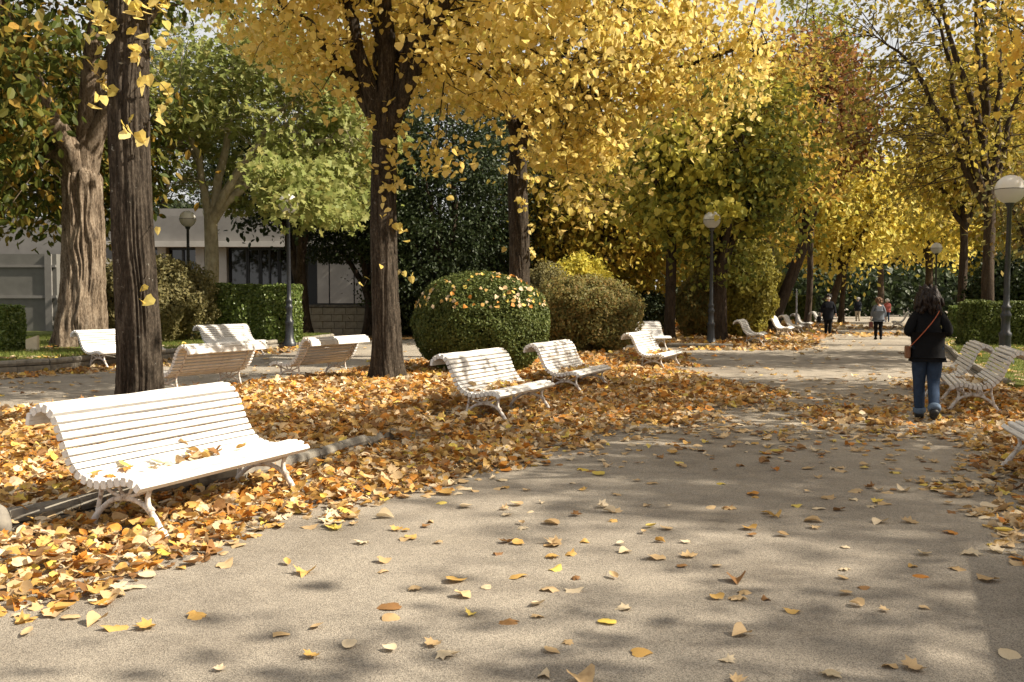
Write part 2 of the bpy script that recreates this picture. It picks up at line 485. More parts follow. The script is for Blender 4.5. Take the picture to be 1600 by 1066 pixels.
# far end of the park, beyond the trees
# ------------------------------------------------------------------ kerb stones
def kerb(line, z, r, length, name, kindlabel, jitter=.004, base=True, seed=0, sides=9, fade=None):
    root = empty(name, (line[0][0], line[0][1], 0)); tag(root, kind='structure')
    rng = np.random.default_rng(seed)
    L = np.array(line, float); d = np.r_[0, np.cumsum(np.linalg.norm(np.diff(L, axis=0), axis=1))]
    n = max(1, int(d[-1] / length))
    gq = Geo()
    seg = length * .985
    prof = []
    for x in (-.5, -.47, .47, .5):
        prof.append((x * seg, r * (.93 if abs(x) > .48 else 1)))
    gq.tube([(x, 0, 0) for x, _ in prof], [q for _, q in prof], sides)
    me = gq.mesh('kerb_stone', M['kerb'], False)
    gb = Geo().box((0, 0, 0), (seg, r * 2.3, .12))
    mb = gb.mesh('kerb_base', M['kerb'])
    for i in range(n):
        s = (i + .5) * length
        p = np.array([np.interp(s, d, L[:, 0]), np.interp(s, d, L[:, 1])])
        q = np.array([np.interp(s + .05, d, L[:, 0]), np.interp(s + .05, d, L[:, 1])])
        a = math.atan2(*(q - p)[::-1])
        zz = z if fade is None else z - fade(p[1])
        o = link('kerb_stone', me, root)
        o.location = (p[0] - line[0][0] + rng.normal() * jitter, p[1] - line[0][1] + rng.normal() * jitter, zz + rng.normal() * jitter)
        o.rotation_euler = (rng.uniform(-.1, .1), rng.normal() * .006, a + rng.normal() * .012)
        if base:
            o = link('kerb_base', mb, root)
            o.location = (p[0] - line[0][0], p[1] - line[0][1], zz - r - .052)
            o.rotation_euler = (0, 0, a)
    return root
kerb(KERB[:10], .105, .06, .5, 'kerb', '', seed=1, fade=lambda y: np.clip((y - 9.6) * .05, 0, .06))
kerb([(-15.5, 14.2), (-12.4, 17.0), (-9.9, 20.3), (-8.2, 26.5), (-7.0, 31.5), (-6.6, 35.5)], .225, .075, .7, 'kerb', '', seed=2)
kerb([(5.0, 31.0), (7.2, 30.4)], .09, .06, .7, 'kerb', '', seed=3)
kerb([(7.05, 10.3), (8.0, 13.8), (8.5, 15.6)], .10, .07, .6, 'kerb', '', seed=4)
kerb([(8.7, 16.8), (9.6, 19.5), (11.2, 24), (13.2, 29), (15.5, 35)], .09, .07, .6, 'kerb', '', seed=5)

# ------------------------------------------------------------------ benches
PROF = [(-.004, .335), (-.02, .362), (-.069, .386), (-.135, .392), (-.201, .380), (-.276, .363), (-.342, .355), (-.406, .362), (-.475, .383), (-.535, .42),
        (-.585, .475), (-.622, .545), (-.650, .61), (-.678, .675), (-.705, .735), (-.735, .787), (-.78, .825), (-.835, .835), (-.885, .818), (-.915, .79)]
SIT = .40   # the root sits this far behind the front edge
BLEN = 1.83
def resample(pr, pitch):
    P = np.array(pr); d = np.r_[0, np.cumsum(np.linalg.norm(np.diff(P, axis=0), axis=1))]
    n = int(d[-1] / pitch); s = np.linspace(d[0] + pitch * .45, d[-1] - pitch * .3, n)
    X = np.c_[np.interp(s, d, P[:, 0]), np.interp(s, d, P[:, 1])]
    T = np.c_[np.interp(s + .02, d, P[:, 0]), np.interp(s + .02, d, P[:, 1])] - np.c_[np.interp(s - .02, d, P[:, 0]), np.interp(s - .02, d, P[:, 1])]
    return X, np.arctan2(T[:, 1], T[:, 0])
def bevel_box(dx, dy, dz, b, name, mat, segs=8, seed=0):
    """a plank along X with bevelled edges and slightly wandering lines"""
    rng = np.random.default_rng(seed)
    hy, hz = dy / 2, dz / 2
    sec = [(-hy + b, -hz), (hy - b, -hz), (hy, -hz + b), (hy, hz - b), (hy - b, hz), (-hy + b, hz), (-hy, hz - b), (-hy, -hz + b)]
    xs = np.linspace(-dx / 2, dx / 2, segs)
    V = []
    for i, x in enumerate(xs):
        k = 1.0
        oy, oz = rng.normal() * .0012, rng.normal() * .0015
        V += [(x, y * k + oy, z * k + oz) for y, z in sec]
    Q = [[i * 8 + j, (i + 1) * 8 + j, (i + 1) * 8 + (j + 1) % 8, i * 8 + (j + 1) % 8] for i in range(segs - 1) for j in range(8)]
    gq = Geo().quads(V, Q)
    gq.L += [np.arange(8), np.arange(8)[::-1] + (segs - 1) * 8]; gq.T += [np.array([8]), np.array([8])]; gq.M += [np.array([0]), np.array([0])]
    return gq.mesh(name, mat)
SLATS = [bevel_box(BLEN, .0430, .056, .006, 'slat', M['white'], 8, i) for i in range(4)]
RAIL = bevel_box(BLEN + .02, .085, .032, .006, 'slat', M['white'], 8, 9)

def frame_mesh():
    gq = Geo()
    def t(pts, rad, sides=7, n=None):
        P = np.array(pts, float)
        d = np.r_[0, np.cumsum(np.linalg.norm(np.diff(P, axis=0), axis=1))]
        s = np.linspace(0, d[-1], n or max(4, len(P) * 3))
        # smooth by cubic-like averaging
        X = np.c_[np.interp(s, d, P[:, 0]), np.interp(s, d, P[:, 1])]
        for _ in range(2):
            X[1:-1] = (X[:-2] + 2 * X[1:-1] + X[2:]) / 4
        r = np.interp(np.linspace(0, 1, len(X)), np.linspace(0, 1, len(np.atleast_1d(rad))), np.atleast_1d(rad)) if np.ndim(rad) else rad
        gq.tube(np.c_[np.zeros(len(X)), X[:, 0] + SIT, X[:, 1]], r, sides)
    # arch of the legs, front foot to rear foot
    t([(.005, .035), (-.015, .07), (-.082, .17), (-.18, .228), (-.30, .243), (-.422, .22), (-.533, .133), (-.59, .06), (-.605, .0)], [.026, .022, .019, .018, .02, .018, .019, .022, .025], 8, 22)
    # front and rear uprights from arch to seat
    t([(-.09, .17), (-.112, .23), (-.10, .29), (-.055, .345)], [.021, .018, .016, .015], 7, 10)
    t([(-.545, .12), (-.528, .2), (-.505, .27), (-.51, .35), (-.548, .41)], [.018, .016, .016, .016], 7, 12)
    # seat bearer and back rib under the slats, ending in a scroll
    rib = [(x, z) for x, z in PROF]
    off = []
    P = np.array(rib); T = np.gradient(P, axis=0); T /= np.linalg.norm(T, axis=1)[:, None]
    Nn = np.c_[T[:, 1], -T[:, 0]]
    if Nn[7][1] > 0: Nn = -Nn
    O = P + Nn * .030
    t([tuple(o) for o in O[1:]], [.014, .015, .016, .019, .019, .018, .015, .013], 7, 44)
    # diagonal braces
    t([(-.478, .30), (-.40, .262), (-.30, .243)], .013, 6, 8)
    t([(-.355, .335), (-.345, .29), (-.31, .25)], .012, 6, 8)
    t([(-.225, .345), (-.245, .29), (-.285, .25)], .012, 6, 8)
    t([(-.09, .315), (-.17, .275), (-.29, .246)], .013, 6, 8)
    # collar rings
    t([(-.318, .243), (-.282, .243)], .027, 8, 4)
    t([(-.07, .165), (-.095, .185)], .025, 8, 4)
    return gq.mesh('side_frame', M['whiteiron'], True)
FRAME = frame_mesh()
def foot_mesh():
    gq = Geo()
    P = [(.045, 0), (.045, .02), (.034, .035), (.026, .06)]
    gq.lathe(P, 8); gq.L.append(np.arange(8) + 24); gq.T.append(np.array([8])); gq.M.append(np.array([0]))
    return gq.mesh('foot', M['whiteiron'], False)
FOOT = foot_mesh()

def make_bench():
    root = empty('park_bench', (0, 0, 0))
    X, A = resample(PROF, .0565)
    for i, ((s, h), a) in enumerate(zip(X, A)):
        o = link('slat', SLATS[i % 4], root)
        o.location = (0, s + SIT, h); o.rotation_euler = (a, 0, 0)
    o = link('slat', RAIL, root); o.location = (0, -.94 + SIT, .752); o.rotation_euler = (R(78), 0, 0)
    for sx in (-1, 1):
        f = link('side_frame', FRAME, root); f.location = (sx * (BLEN / 2 - .19), 0, 0)
        for s in (.012, -.607):
            q = link('foot', FOOT, f); q.location = (0, s + SIT, -.005)
    return root
proto_bench = make_bench()
BN = [  # x, y, z, yaw, label
    (-2.365, 7.0, 0, -113.0, 'big white slatted bench in front of the dark furrowed trunk, dry leaves along its seat'),
    (-.15, 12.75, .0, -114, 'white bench before the clipped round bush, heaped with leaves and its feet buried'),
    (1.055, 16.5, -.04, -112.3, 'white bench at the edge of the rusty brown bush, second past the clipped round bush'),
    (3.27, 21.8, -.05, -112.4, 'white bench standing alone in sunny leaf litter at the end of the tree bed'),
    (-7.64, 26.3, 0, -117.9, 'white bench in front of the leafy green hedge, facing the rear of a shaded bench'),
    (-5.03, 15.62, 0, 65.4, 'white bench seen from its shaded back, just behind the dark furrowed trunk'),
    (-3.69, 18.22, 0, 64.7, 'white bench seen from behind with open slats, just beside the yellow lime trunk'),
    (-8.99, 22.09, 0, -118, 'white bench on the grass kerb partly hidden by the dark furrowed trunk'),
    (6.68, 13.75, 0, 69.5, 'cream white bench beside the woman in jeans, the front one of two'),
    (7.12, 15.6, 0, 70, 'cream white bench at the back of two, half hidden by the woman and another bench'),
    (4.74, 7.98, 0, 74, 'white bench cut off by the picture edge in brown leaves, only its seat end showing'),
    (8.30, 33.07, 0, -110, 'grey shaded bench just past the iron lamp post under the green shrub'),
    (11.25, 40.0, 0, -112, 'grey white bench of a touching pair beyond the shaded bench, the duller one'),
    (12.6, 43.0, 0, -112, 'white sunlit bench of a touching pair beyond the shaded bench'),
    (14.5, 47.8, 0, -112, 'small white sunlit bench next to the thin grey post along the far path'),
    (17.5, 54.5, 0, -112, 'tiny shaded bench far along the path, just behind the man in black'),
    (20.6, 51.0, 0, 68, 'tiny cream bench far along the path, just beside the head of the woman in black'),
    (3.95, 29.8, 0, -160, 'bench seen end on with a white back, standing behind the rusty brown bush'),
]
BENCHES = []
for i, (x, y, z, yw, lab) in enumerate(BN):
    o = proto_bench if i == 0 else copy_tree(proto_bench)
    o.location = (x, y, z); o.rotation_euler = (0, 0, R(yw))
    tag(o, lab, 'bench', 'white slatted benches along the paths')
    BENCHES.append(o)

# ------------------------------------------------------------------ lamps
def glass_mat(name, col, rough, tr):
    m, nd, lk, b = new_mat(name)
    b.inputs['Base Color'].default_value = (*col, 1); b.inputs['Roughness'].default_value = rough
    b.inputs['Specular IOR Level'].default_value = .5
    t = nd.new('ShaderNodeBsdfTranslucent'); t.inputs['Color'].default_value = (*col, 1)
    mx = nd.new('ShaderNodeMixShader'); mx.inputs[0].default_value = tr
    lk.new(b.outputs[0], mx.inputs[1]); lk.new(t.outputs[0], mx.inputs[2]); lk.new(mx.outputs[0], nd['Material Output'].inputs[0])
    return m
M['opal'] = glass_mat('opal_globe', (.82, .80, .76), .18, .35)
M['smoke'] = glass_mat('smoky_globe', (.62, .60, .57), .15, .5)
def make_lamp(gr=.28, hgt=4.1, pr=1.0):
    root = empty('street_lamp', (0, 0, 0))
    zc = hgt
    top = zc - gr - .06
    prof = [(.20, 0), (.20, .10), (.165, .13), (.15, .20), (.125, .24), (.115, .62), (.13, .66), (.13, .72), (.095, .76), (.085, 1.05), (.11, 1.09), (.115, 1.15), (.085, 1.19), (.08, 1.25), (.10, 1.29), (.10, 1.33), (.066, 1.37), (.062, 1.6), (.045, top - .02), (.075, top), (.085, top + .05), (.11, top + .08)]
    pl = Geo().lathe([(r * pr, z) for r, z in prof], 14)
    pl.build('post', M['iron'], root, True)
    n = 9
    up = [(gr * math.cos(t), zc + gr * math.sin(t)) for t in np.linspace(0, math.pi / 2, n)]
    lo = [(gr * math.cos(t), zc + gr * math.sin(t)) for t in np.linspace(-math.pi / 2 + .25, 0, n)]
    Geo().lathe([(r, z + .004) for r, z in up], 24).build('globe_cap', M['opal'], root, True)
    Geo().lathe(lo, 24).build('globe_bowl', M['smoke'], root, True)
    Geo().lathe([(gr + .004, zc - .008), (gr + .007, zc), (gr + .004, zc + .008)], 24).build('globe_seam', M['iron'], root, True)
    return root
lamp = make_lamp()
LP = [
    (6.55, 31.6, .05, 0, 'dark lamp post with its globe tucked under yellow leaves at the bed kerb'),
    (11.25, 21.9, .06, .012, 'tall dark lamp post with a big two tone globe, behind the cream benches'),
    (21.6, 49.0, .05, 0, 'slim distant lamp with a small globe above the dark haired woman'),
    (-6.45, 27.8, .2, 0, 'grey lamp post with its globe hidden in pale green leaves, beside the leafy hedge'),
    (-11.1, 33.0, .2, 0, 'lamp with a shiny grey globe behind the sage bush, before the building'),
]
for i, (x, y, z, ln, lab) in enumerate(LP):
    o = lamp if i == 0 else (make_lamp(.325, 3.98, 1.05) if i == 1 else copy_tree(lamp))
    o.location = (x, y, z); o.rotation_euler = (0, ln, 0)
    tag(o, lab, 'lamp', 'globe lamps in the park')
# thin grey post far along the path
p = Geo().lathe([(.06, 0), (.06, .6), (.05, .62), (.045, 1.9), (.06, 1.92), (.0, 1.98)], 8)
o = p.build('signpost', surf('grey_post', [(.3, .3, .32), (.4, .4, .42)], 5)); o.location = (13.5, 45.6, 0)
tag(o, 'thin grey post between the pale benches far along the path', 'post')

# ------------------------------------------------------------------ trees
def trunk_geo(d, top, lean=(0, 0), nz=40, nt=28, rough=.03, freq=14, seed=0, flare=.45, taper=.25, roots=5, zs=0.7, gq=None, start=-.15):
    rng = np.random.default_rng(seed)
    z = np.linspace(start, top, nz); th = np.linspace(0, 2 * math.pi, nt, endpoint=False)
    Z, TH = np.meshgrid(z, th, indexing='ij')
    r = d / 2 * (1 - taper * np.clip(Z / top, 0, 1)) * (1 + flare * np.exp(-np.clip(Z, 0, None) / (d * .75)))
    ph = rng.uniform(0, 6.28)
    r *= 1 + .30 * flare * np.cos(roots * TH + ph) * np.exp(-np.clip(Z, 0, None) / (d * .6)) + .04 * np.cos(2 * TH + Z * .5 + ph)
    tt = np.clip((Z - (top - .45)) / .45, 0, 1); r *= 1 - .42 * tt * tt * (3 - 2 * tt)
    warp = vnoise(TH / (2 * math.pi) * 8, Z * 1.4, seed + 5, 8) * 1.6
    a = vnoise((TH / (2 * math.pi) * freq + warp) % freq, Z * zs + 20, seed, freq)
    b = vnoise((TH / (2 * math.pi) * freq * 2 + warp) % (freq * 2), Z * zs * 2.3 + 50, seed + 1, freq * 2)
    ridge = 1 - np.abs(2 * a - 1) * 1.3 + .5 * (1 - np.abs(2 * b - 1))
    r += rough * (ridge - .6)
    lx = lean[0] * Z + .03 * np.sin(Z * 1.1 + ph); ly = lean[1] * Z + .03 * np.cos(Z * .9 + ph)
    V = np.stack([r * np.cos(TH) + lx, r * np.sin(TH) + ly, Z], -1).reshape(-1, 3)
    i, j = np.meshgrid(np.arange(nz - 1), np.arange(nt), indexing='ij')
    q = np.stack([i * nt + j, i * nt + (j + 1) % nt, (i + 1) * nt + (j + 1) % nt, (i + 1) * nt + j], -1).reshape(-1, 4)
    gq = gq or Geo()
    gq.quads(V, q)
    return gq

def bez(a, b, c, d, n):
    t = np.linspace(0, 1, n)[:, None]
    return (1 - t) ** 3 * a + 3 * (1 - t) ** 2 * t * b + 3 * (1 - t) * t ** 2 * c + t ** 3 * d

def make_tree(name, label, x, y, z0=0, d=.5, fork=4.5, top=11, C=(0, 0, 7.5), RR=(4, 4, 3.2), ncl=160, npl=45, ls=.16, leaf='lime', shape='heart', bk='bark_lime',
              seed=0, lean=(0, 0), nl=6, clump=.5, group=None, parts=0, sprout=None, hang=.5, hollow=.45, tr=None, cut=None, sides=6, cat='tree', extra=None, limbdirs=None, under=None, twigs=True, mat2=None):
    rng = np.random.default_rng(seed)
    root = empty(name, (x, y, z0))
    tag(root, label, cat, group)
    tr = tr or {}
    trunk_geo(d, fork + .3, lean, seed=seed, **tr).build('trunk', M[bk], root, True)
    base = np.array([lean[0] * fork, lean[1] * fork, fork])
    C = np.array(C, float); RR = np.array(RR, float)
    # clump centres in the crown
    cl = []
    while len(cl) < ncl:
        v = rng.normal(size=3); v /= np.linalg.norm(v)
        r = hollow + (1 - hollow) * rng.random() ** .6
        p = C + v * RR * r * (1 + .18 * math.sin(3 * math.atan2(v[1], v[0]) + seed))
        if cut is not None and not cut(p + np.array([x, y, z0])): continue
        cl.append(p)
    cl = np.array(cl)
    # limbs
    limb_pts = []; limb_r = []
    geos = []
    for i in range(nl):
        if limbdirs is not None and i < len(limbdirs): tgt = C + RR * np.array(limbdirs[i])
        elif i == 0: tgt = C + RR * np.array([.05, 0, .75])
        else:
            az = 2 * math.pi * i / max(1, nl - 1) + rng.uniform(-.4, .4)
            el = rng.uniform(-.25, .55)
            tgt = C + RR * .72 * np.array([math.cos(az) * math.cos(el), math.sin(az) * math.cos(el), math.sin(el)])
        L = np.linalg.norm(tgt - base)
        flat = (tgt - base) * np.array([1, 1, 0])
        P = bez(base - [0, 0, .4], base + np.array([0, 0, L * .22]) + flat * .16, base + (tgt - base) * .6 + [0, 0, L * .12], tgt, 12)
        P[2:] += np.cumsum(rng.normal(size=(10, 3)) * L * .012, axis=0)
        r0 = d * (.33 if i else .38) * (.9 if nl > 4 else 1)
        rad = r0 * (1 - np.linspace(0, 1, 12)) ** .8 + .018 * d / .5
        gq = Geo().tube(P, rad, 8 if sides > 5 else 6)
        geos.append(gq); limb_pts.append(P); limb_r.append(rad)
    fine = [np.stack([np.interp(np.linspace(3, 11, 36), np.arange(12), P[:, k_]) for k_ in range(3)], 1) for P in limb_pts]
    allp = np.concatenate(fine); own = np.repeat(np.arange(nl), 36)
    for c in cl:
        dd = np.linalg.norm(allp - c, axis=1) * rng.uniform(.75, 1.3, len(allp)) + np.where(allp[:, 2] > c[2] + .8, 1.0, 0)
        k = int(np.argmin(dd)); a = allp[k]
        if twigs:
            m = (a + c) / 2 + rng.normal(size=3) * .1 * np.linalg.norm(c - a) + [0, 0, .12 * np.linalg.norm(c - a)]
            geos[own[k]].tube(np.array([a, m, c]), [.022 * max(.6, d / .5), .014, .006], 4, caps=False)
            for _t in range(3):
                v_ = rng.normal(size=3) * [1, 1, .4]; v_ /= np.linalg.norm(v_); s_ = clump * rng.uniform(.7, 1.4)
                b0 = c + (m - c) * rng.uniform(.0, .4)
                geos[own[k]].tube(np.array([b0, b0 + v_ * s_ * .6 + [0, 0, .03], b0 + v_ * s_ - [0, 0, .14 * s_]]), [.009, .007, .004], 3, caps=False)
    if sprout is not None:
        # leafy shoots straight from the bark
        tw = Geo(); ex = []
        r_, lst = sprout
        for az_, z_, k_ in lst:
            if not k_: continue
            a_ = R(az_); u_ = np.array([math.cos(a_), math.sin(a_), 0])
            for q_ in range(max(1, k_ // 5)):
                w_ = np.array([-u_[1], u_[0], 0]) * rng.normal() * .10
                p0_ = u_ * r_ * .9 + [0, 0, z_ + rng.normal() * .08]; p1_ = u_ * (r_ + .10) + w_ + [0, 0, z_ + .04 + rng.normal() * .05]
                p2_ = u_ * (r_ + .17) + w_ * 1.6 + [0, 0, z_ - .16 + rng.normal() * .08]
                B_ = bez(p0_, p1_, p1_ + (p2_ - p1_) * .5, p2_, 6); tw.tube(B_, [.008, .006, .005, .004, .004, .003], 4, caps=False)
                n_ = k_ if k_ < 5 else 5
                ex.append(B_[rng.integers(2, 6, n_)] + rng.normal(size=(n_, 3)) * .045)
        tag(tw.build('shoots', M[bk], root), kind='stuff')
        extra = (lambda e_, f_: (lambda _r: e_ if f_ is None else np.vstack([e_, f_(_r)])))(np.vstack(ex), extra)
    for gq in geos: gq.build('limb', M[bk], root, True)
    # leaves
    n = ncl * npl
    ci = np.repeat(np.arange(ncl), npl)
    csz = rng.uniform(.65, 1.25, ncl) * clump
    Pp = cl[ci] + rng.normal(size=(n, 3)) * csz[ci][:, None] * np.array([1, 1, .62])
    if cut is not None:
        k = np.array([cut(q + np.array([x, y, z0])) for q in Pp]) if n < 120000 else np.ones(n, bool)
        Pp = Pp[k]
    if extra is not None: Pp = np.vstack([Pp, extra(rng)])
    n = len(Pp)
    out = unit(Pp - C)
    up = np.array([0, 0, 1.0])
    nr = unit(rng.normal(size=(n, 3)) * .75 + out * .5 + up * (1 - hang) * .9)
    tip = unit(rng.normal(size=(n, 3)) * .6 + out * .3 - up * (.4 + hang))
    Rm = frames(nr, tip); sc = ls * rng.uniform(.65, 1.25, n)
    tv, tf = SH[shape]
    lm = LM[leaf]
    idx = np.arange(n)
    if parts:
        # the leaves that show largest are objects of their own
        wp = Pp + np.array([x, y, z0])
        f = wp[:, 1] * math.cos(PITCH) - (wp[:, 2] - CAM_H) * math.sin(PITCH)
        px = 800 + 1500 * wp[:, 0] / f; py = 533 - 1500 * (wp[:, 1] * math.sin(PITCH) + (wp[:, 2] - CAM_H) * math.cos(PITCH)) / f
        vis = (f > 1) & (px > 0) & (px < 1600) & (py > 0) & (py < 1066)
        facing = np.abs(np.sum(nr * unit(wp - np.array([0, 0, CAM_H])), 1))
        show = np.where(vis, sc / f * (.3 + facing), -1)
        big = np.argsort(-show)[:parts]; big = big[show[big] > 0]
        me = Geo().add(tv, tf).mesh('leaf', lm)
        for b in big:
            o = link('leaf', me, root)
            mt = Matrix(Rm[b].tolist()).to_4x4(); mt.translation = Vector(Pp[b])
            o.matrix_local = mt @ Matrix.Scale(float(sc[b]), 4)
        idx = np.setdiff1d(idx, big)
    o = Geo().stamp(tv, tf, Pp[idx], Rm[idx], sc[idx]).build('crown', lm, root)
    tag(o, kind='stuff')
    return root

def sun_gap(p):
    """gaps cut in the crowns to let sun reach two benches"""
    return abs(p[1] - (21.9 - .158 * (p[0] + 9))) < .75 or abs(p[1] - (26.2 - .158 * (p[0] + 7.6))) < .7  # strips along the sun direction kept free of leaves to light two benches
LIMES = 'yellow limes in the leaf covered bed'
NEARTR = dict(nz=260, nt=220, rough=.030, freq=38, zs=.55, flare=.28, taper=.14)
make_tree('lime_tree', 'dark furrowed lime trunk rising just behind the big white bench', -4.42, 11.3, BED_Z, .47, 6.2, 12.5,
          C=(-.2, .2, 9.3), RR=(3.8, 3.6, 3.0), cut=lambda p: p[2] > 6.6 + .5 * max(0, p[0] + 4.0), ncl=190, npl=52, ls=.135, seed=11, nl=6, tr=NEARTR, parts=300, hang=.9, group=LIMES, clump=.42,
          lean=(-.004, 0), leaf='lime',
          sprout=(.24, [(-150, 4.75, 16), (-120, 4.55, 12), (-60, 4.25, 6), (-40, 4.45, 14), (-20, 4.0, 10), (-110, 3.95, 5), (-75, 4.85, 12), (-30, 4.9, 22), (-5, 3.65, 4), (-170, 4.2, 10), (-165, 5.1, 16), (0, 5.1, 20), (-70, 3.48, 5), (-35, 3.4, 4), (-80, 2.92, 0), (-15, 2.35, 1), (-25, 1.72, 3)]))
make_tree('lime_tree', 'yellow lime forking low between the open backed bench and the clipped bush', -2.30, 17.5, BED_Z, .50, 4.75, 12.5,
          C=(.6, -.2, 8.6), RR=(5.3, 4.0, 4.1), cut=lambda p: not sun_gap(p) and p[0] > -3.9 - max(0, p[2] - 5.2) * 1.3 and not (p[1] < 17.0 and p[2] < 6.4 and -2.75 < p[0] < -1.7), ncl=480, npl=74, ls=.128, seed=12, nl=7, tr=dict(nz=200, nt=150, rough=.026, freq=36, zs=.6, flare=.42, taper=.12), parts=300, hang=.95, group=LIMES, clump=.40,
          extra=lambda rng: np.concatenate([rng.normal(size=(44, 3)) * [.36, .3, .24] + np.array([a_ + 2.3, 14.75 - .16 * a_ - 17.5 + rng.normal() * .25, 5.2 + .9 * (a_ + .2) + rng.normal() * .4]) for a_ in rng.uniform(-.2, 2.6, 22)]),  # extra leaf clusters added to shade the bench seen from behind
          limbdirs=[(-.12, 0, .7), (-.62, -.2, .25), (.35, .1, .6), (.7, -.25, .1), (-.3, .5, .3), (.3, .6, .2), (-.75, .3, -.1)],
          sprout=(.25, [(-120, 4.3, 14), (-80, 4.2, 18), (-50, 4.0, 10), (-90, 3.8, 14), (-60, 3.55, 14), (-100, 3.5, 8), (-70, 3.2, 8), (-35, 2.75, 13), (-70, 2.15, 1), (-160, 1.9, 2), (-12, 1.95, 4), (-130, 4.6, 16), (-30, 4.6, 16)]))
make_tree('lime_tree', 'lime with a wide golden crown whose trunk stands between the two rounded bushes', .17, 25.5, BED_Z, .52, 5.7, 14,
          C=(1.2, -2.5, 9.2), RR=(5.0, 2.8, 5.2), cut=lambda p: not sun_gap(p) and (p[0] > .4 or p[2] > 5.9) and p[0] < 6.1, ncl=500, npl=74, ls=.142, seed=13, nl=8, tr=dict(nz=120, nt=80, rough=.025, freq=26, zs=1.0, flare=.3, taper=.1), parts=300, hang=.95, group=LIMES, clump=.45,
          limbdirs=[(-.2, 0, .7), (.55, -.3, .0), (.7, .1, .35), (-.5, -.3, .2), (.1, .6, .3), (.8, -.2, -.35), (.4, .3, .7), (.25, -.5, -.25)],
          sprout=(.26, [(-60, 5.2, 24), (-120, 5.0, 14), (-45, 4.6, 20), (-50, 4.0, 14), (-110, 4.0, 5), (-30, 3.4, 9), (-30, 2.8, 10), (-160, 2.9, 4)]))
make_tree('lime_tree', 'slim dark trunk with yellow green leaves beside the lamp at the far bed kerb', at(1047, 34.5), 34.5, .09, .38, 4.6, 12,
          C=(.9, -.2, 6.4), RR=(3.2, 2.6, 3.2), ncl=170, npl=34, ls=.24, seed=14, nl=6, extra=lambda rng: rng.normal(size=(70, 3)) * [.34, .2, .16] + np.array([6.85 - at(1047, 34.5), 30.9 - 34.5, 4.35]), leaf='limegreen', bk='bark_dark', hang=.9, group=LIMES, clump=.5)
# the big pale trunk and the leaves around it
make_tree('chestnut_tree', 'huge pale furrowed trunk with spreading roots on the lawn, forking under dark leaves', -12.35, 27.5, .22, 1.08, 4.9, 13,
          C=(-.6, -.8, 8.6), RR=(5.2, 4.2, 4.4), ncl=300, npl=42, ls=.30, leaf='chestnut', shape='oval', bk='bark_big', seed=21, nl=6, hang=.5, clump=.62, lean=(.03, 0),
          tr=dict(nz=170, nt=190, rough=.085, freq=34, zs=.8, flare=.34, taper=.12, roots=6), cut=lambda p: not (p[0] > -12.9 and p[2] < 9.5),
          extra=lambda rng: np.concatenate([rng.normal(size=(50, 3)) * [.5, .4, .26] + np.array([at(px_, zz_) + 12.35, zz_ - 27.5, height(py_, zz_) - .22]) for px_, py_, zz_ in zip(rng.uniform(-60, 100, 34), rng.uniform(20, 250, 34), rng.uniform(22.5, 25.5, 34)) if px_ + .45 * (py_ - 90) < 120]),
          limbdirs=[(.35, 0, .6), (-.55, -.3, .2), (-.7, .2, -.15), (.3, .5, .3), (-.2, -.6, .4), (.6, .1, .2)])
make_tree('chestnut_tree', 'darker slim trunk standing close behind the huge pale trunk', -14.2, 32.5, .22, .5, 3.6, 9,
          C=(-1.0, -.5, 6.4), RR=(4.2, 3, 3.4), ncl=190, npl=36, ls=.30, leaf='chestnut', shape='oval', bk='bark_dark', seed=22, nl=5, hang=.5, clump=.6, lean=(-.06, 0))
# young plane in front of the building
make_tree('plane_tree', 'young plane with a smooth pale forked trunk and light green leaves before the building', -10.7, 34.2, .22, .53, 4.3, 11,
          C=(1.5, .3, 7.2), RR=(5.5, 3.0, 4.4), ncl=400, npl=38, ls=.26, leaf='plane', shape='maple', bk='bark_plane', seed=23, nl=7, hang=.35, clump=.5,
          tr=dict(nz=40, nt=26, rough=.01, freq=8, flare=.22, taper=.2), cut=lambda p: not (p[0] < -7.2 and p[2] < 4.7) and not (p[0] > -7.4 and p[2] < 4.0) and not (-12.3 < p[0] < -8.6 and p[2] < 7.0 and p[1] < 35.2),
          extra=lambda rng: np.concatenate([rng.normal(size=(70, 3)) * [.34, .3, .22] + c - np.array([-10.7, 34.2, .22]) for c in zip(rng.uniform(-8.0, -5.3, 34), rng.uniform(28.6, 32.5, 34), rng.uniform(4.1, 6.0, 34))] + [rng.normal(size=(60, 3)) * [.28, .2, .25] + np.array([-6.45, 27.5, 4.2]) - np.array([-10.7, 34.2, .22])]),
          limbdirs=[(.05, 0, .7), (.55, -.3, .35), (-.45, -.1, .3), (.75, -.3, -.1), (.2, .6, .1), (-.5, .3, .0), (.3, -.5, .2)])
# dark evergreens behind the lime row
for i, (xx, yy, hh, rx, lab, pl) in enumerate([
        (at(580, 41), 41, 5.2, 3.2, 'dark evergreen with a low sweeping crown beside the building panels', 0),
        (at(690, 40), 40, 5.6, 3.8, 'dark evergreen filling the gap between the two yellow lime trunks', 0),
        (at(830, 46), 46, 6.0, 4.4, 'tall dark evergreen behind the brown bush and the golden crown', 0),
        (at(440, 60), 60, 9.0, 6.0, 'dark evergreen rising above the flat roof of the building', 0),
        (at(40, 56), 56, 9.0, 6.0, 'dark evergreen behind the blank wing wall and the huge pale trunk', 0),
        (at(250, 62), 62, 9.5, 6.0, 'dark evergreen behind the building seen between the trunks', 0)]):
    make_tree('evergreen_tree', lab, xx, yy, 0, .6, 1.6, 12, C=(0, 0, hh), RR=(rx, rx * .8, hh - .4), ncl=620, npl=70, ls=.15, leaf='ever', shape='oval', bk='bark_dark',
              seed=31 + i, nl=5, hang=.3, clump=.55, hollow=.6, group='dark evergreens behind the limes', sides=5, twigs=False, cut=(lambda p: not (p[0] < at(598, 41) and p[2] < 3.1)) if i == 0 else None)
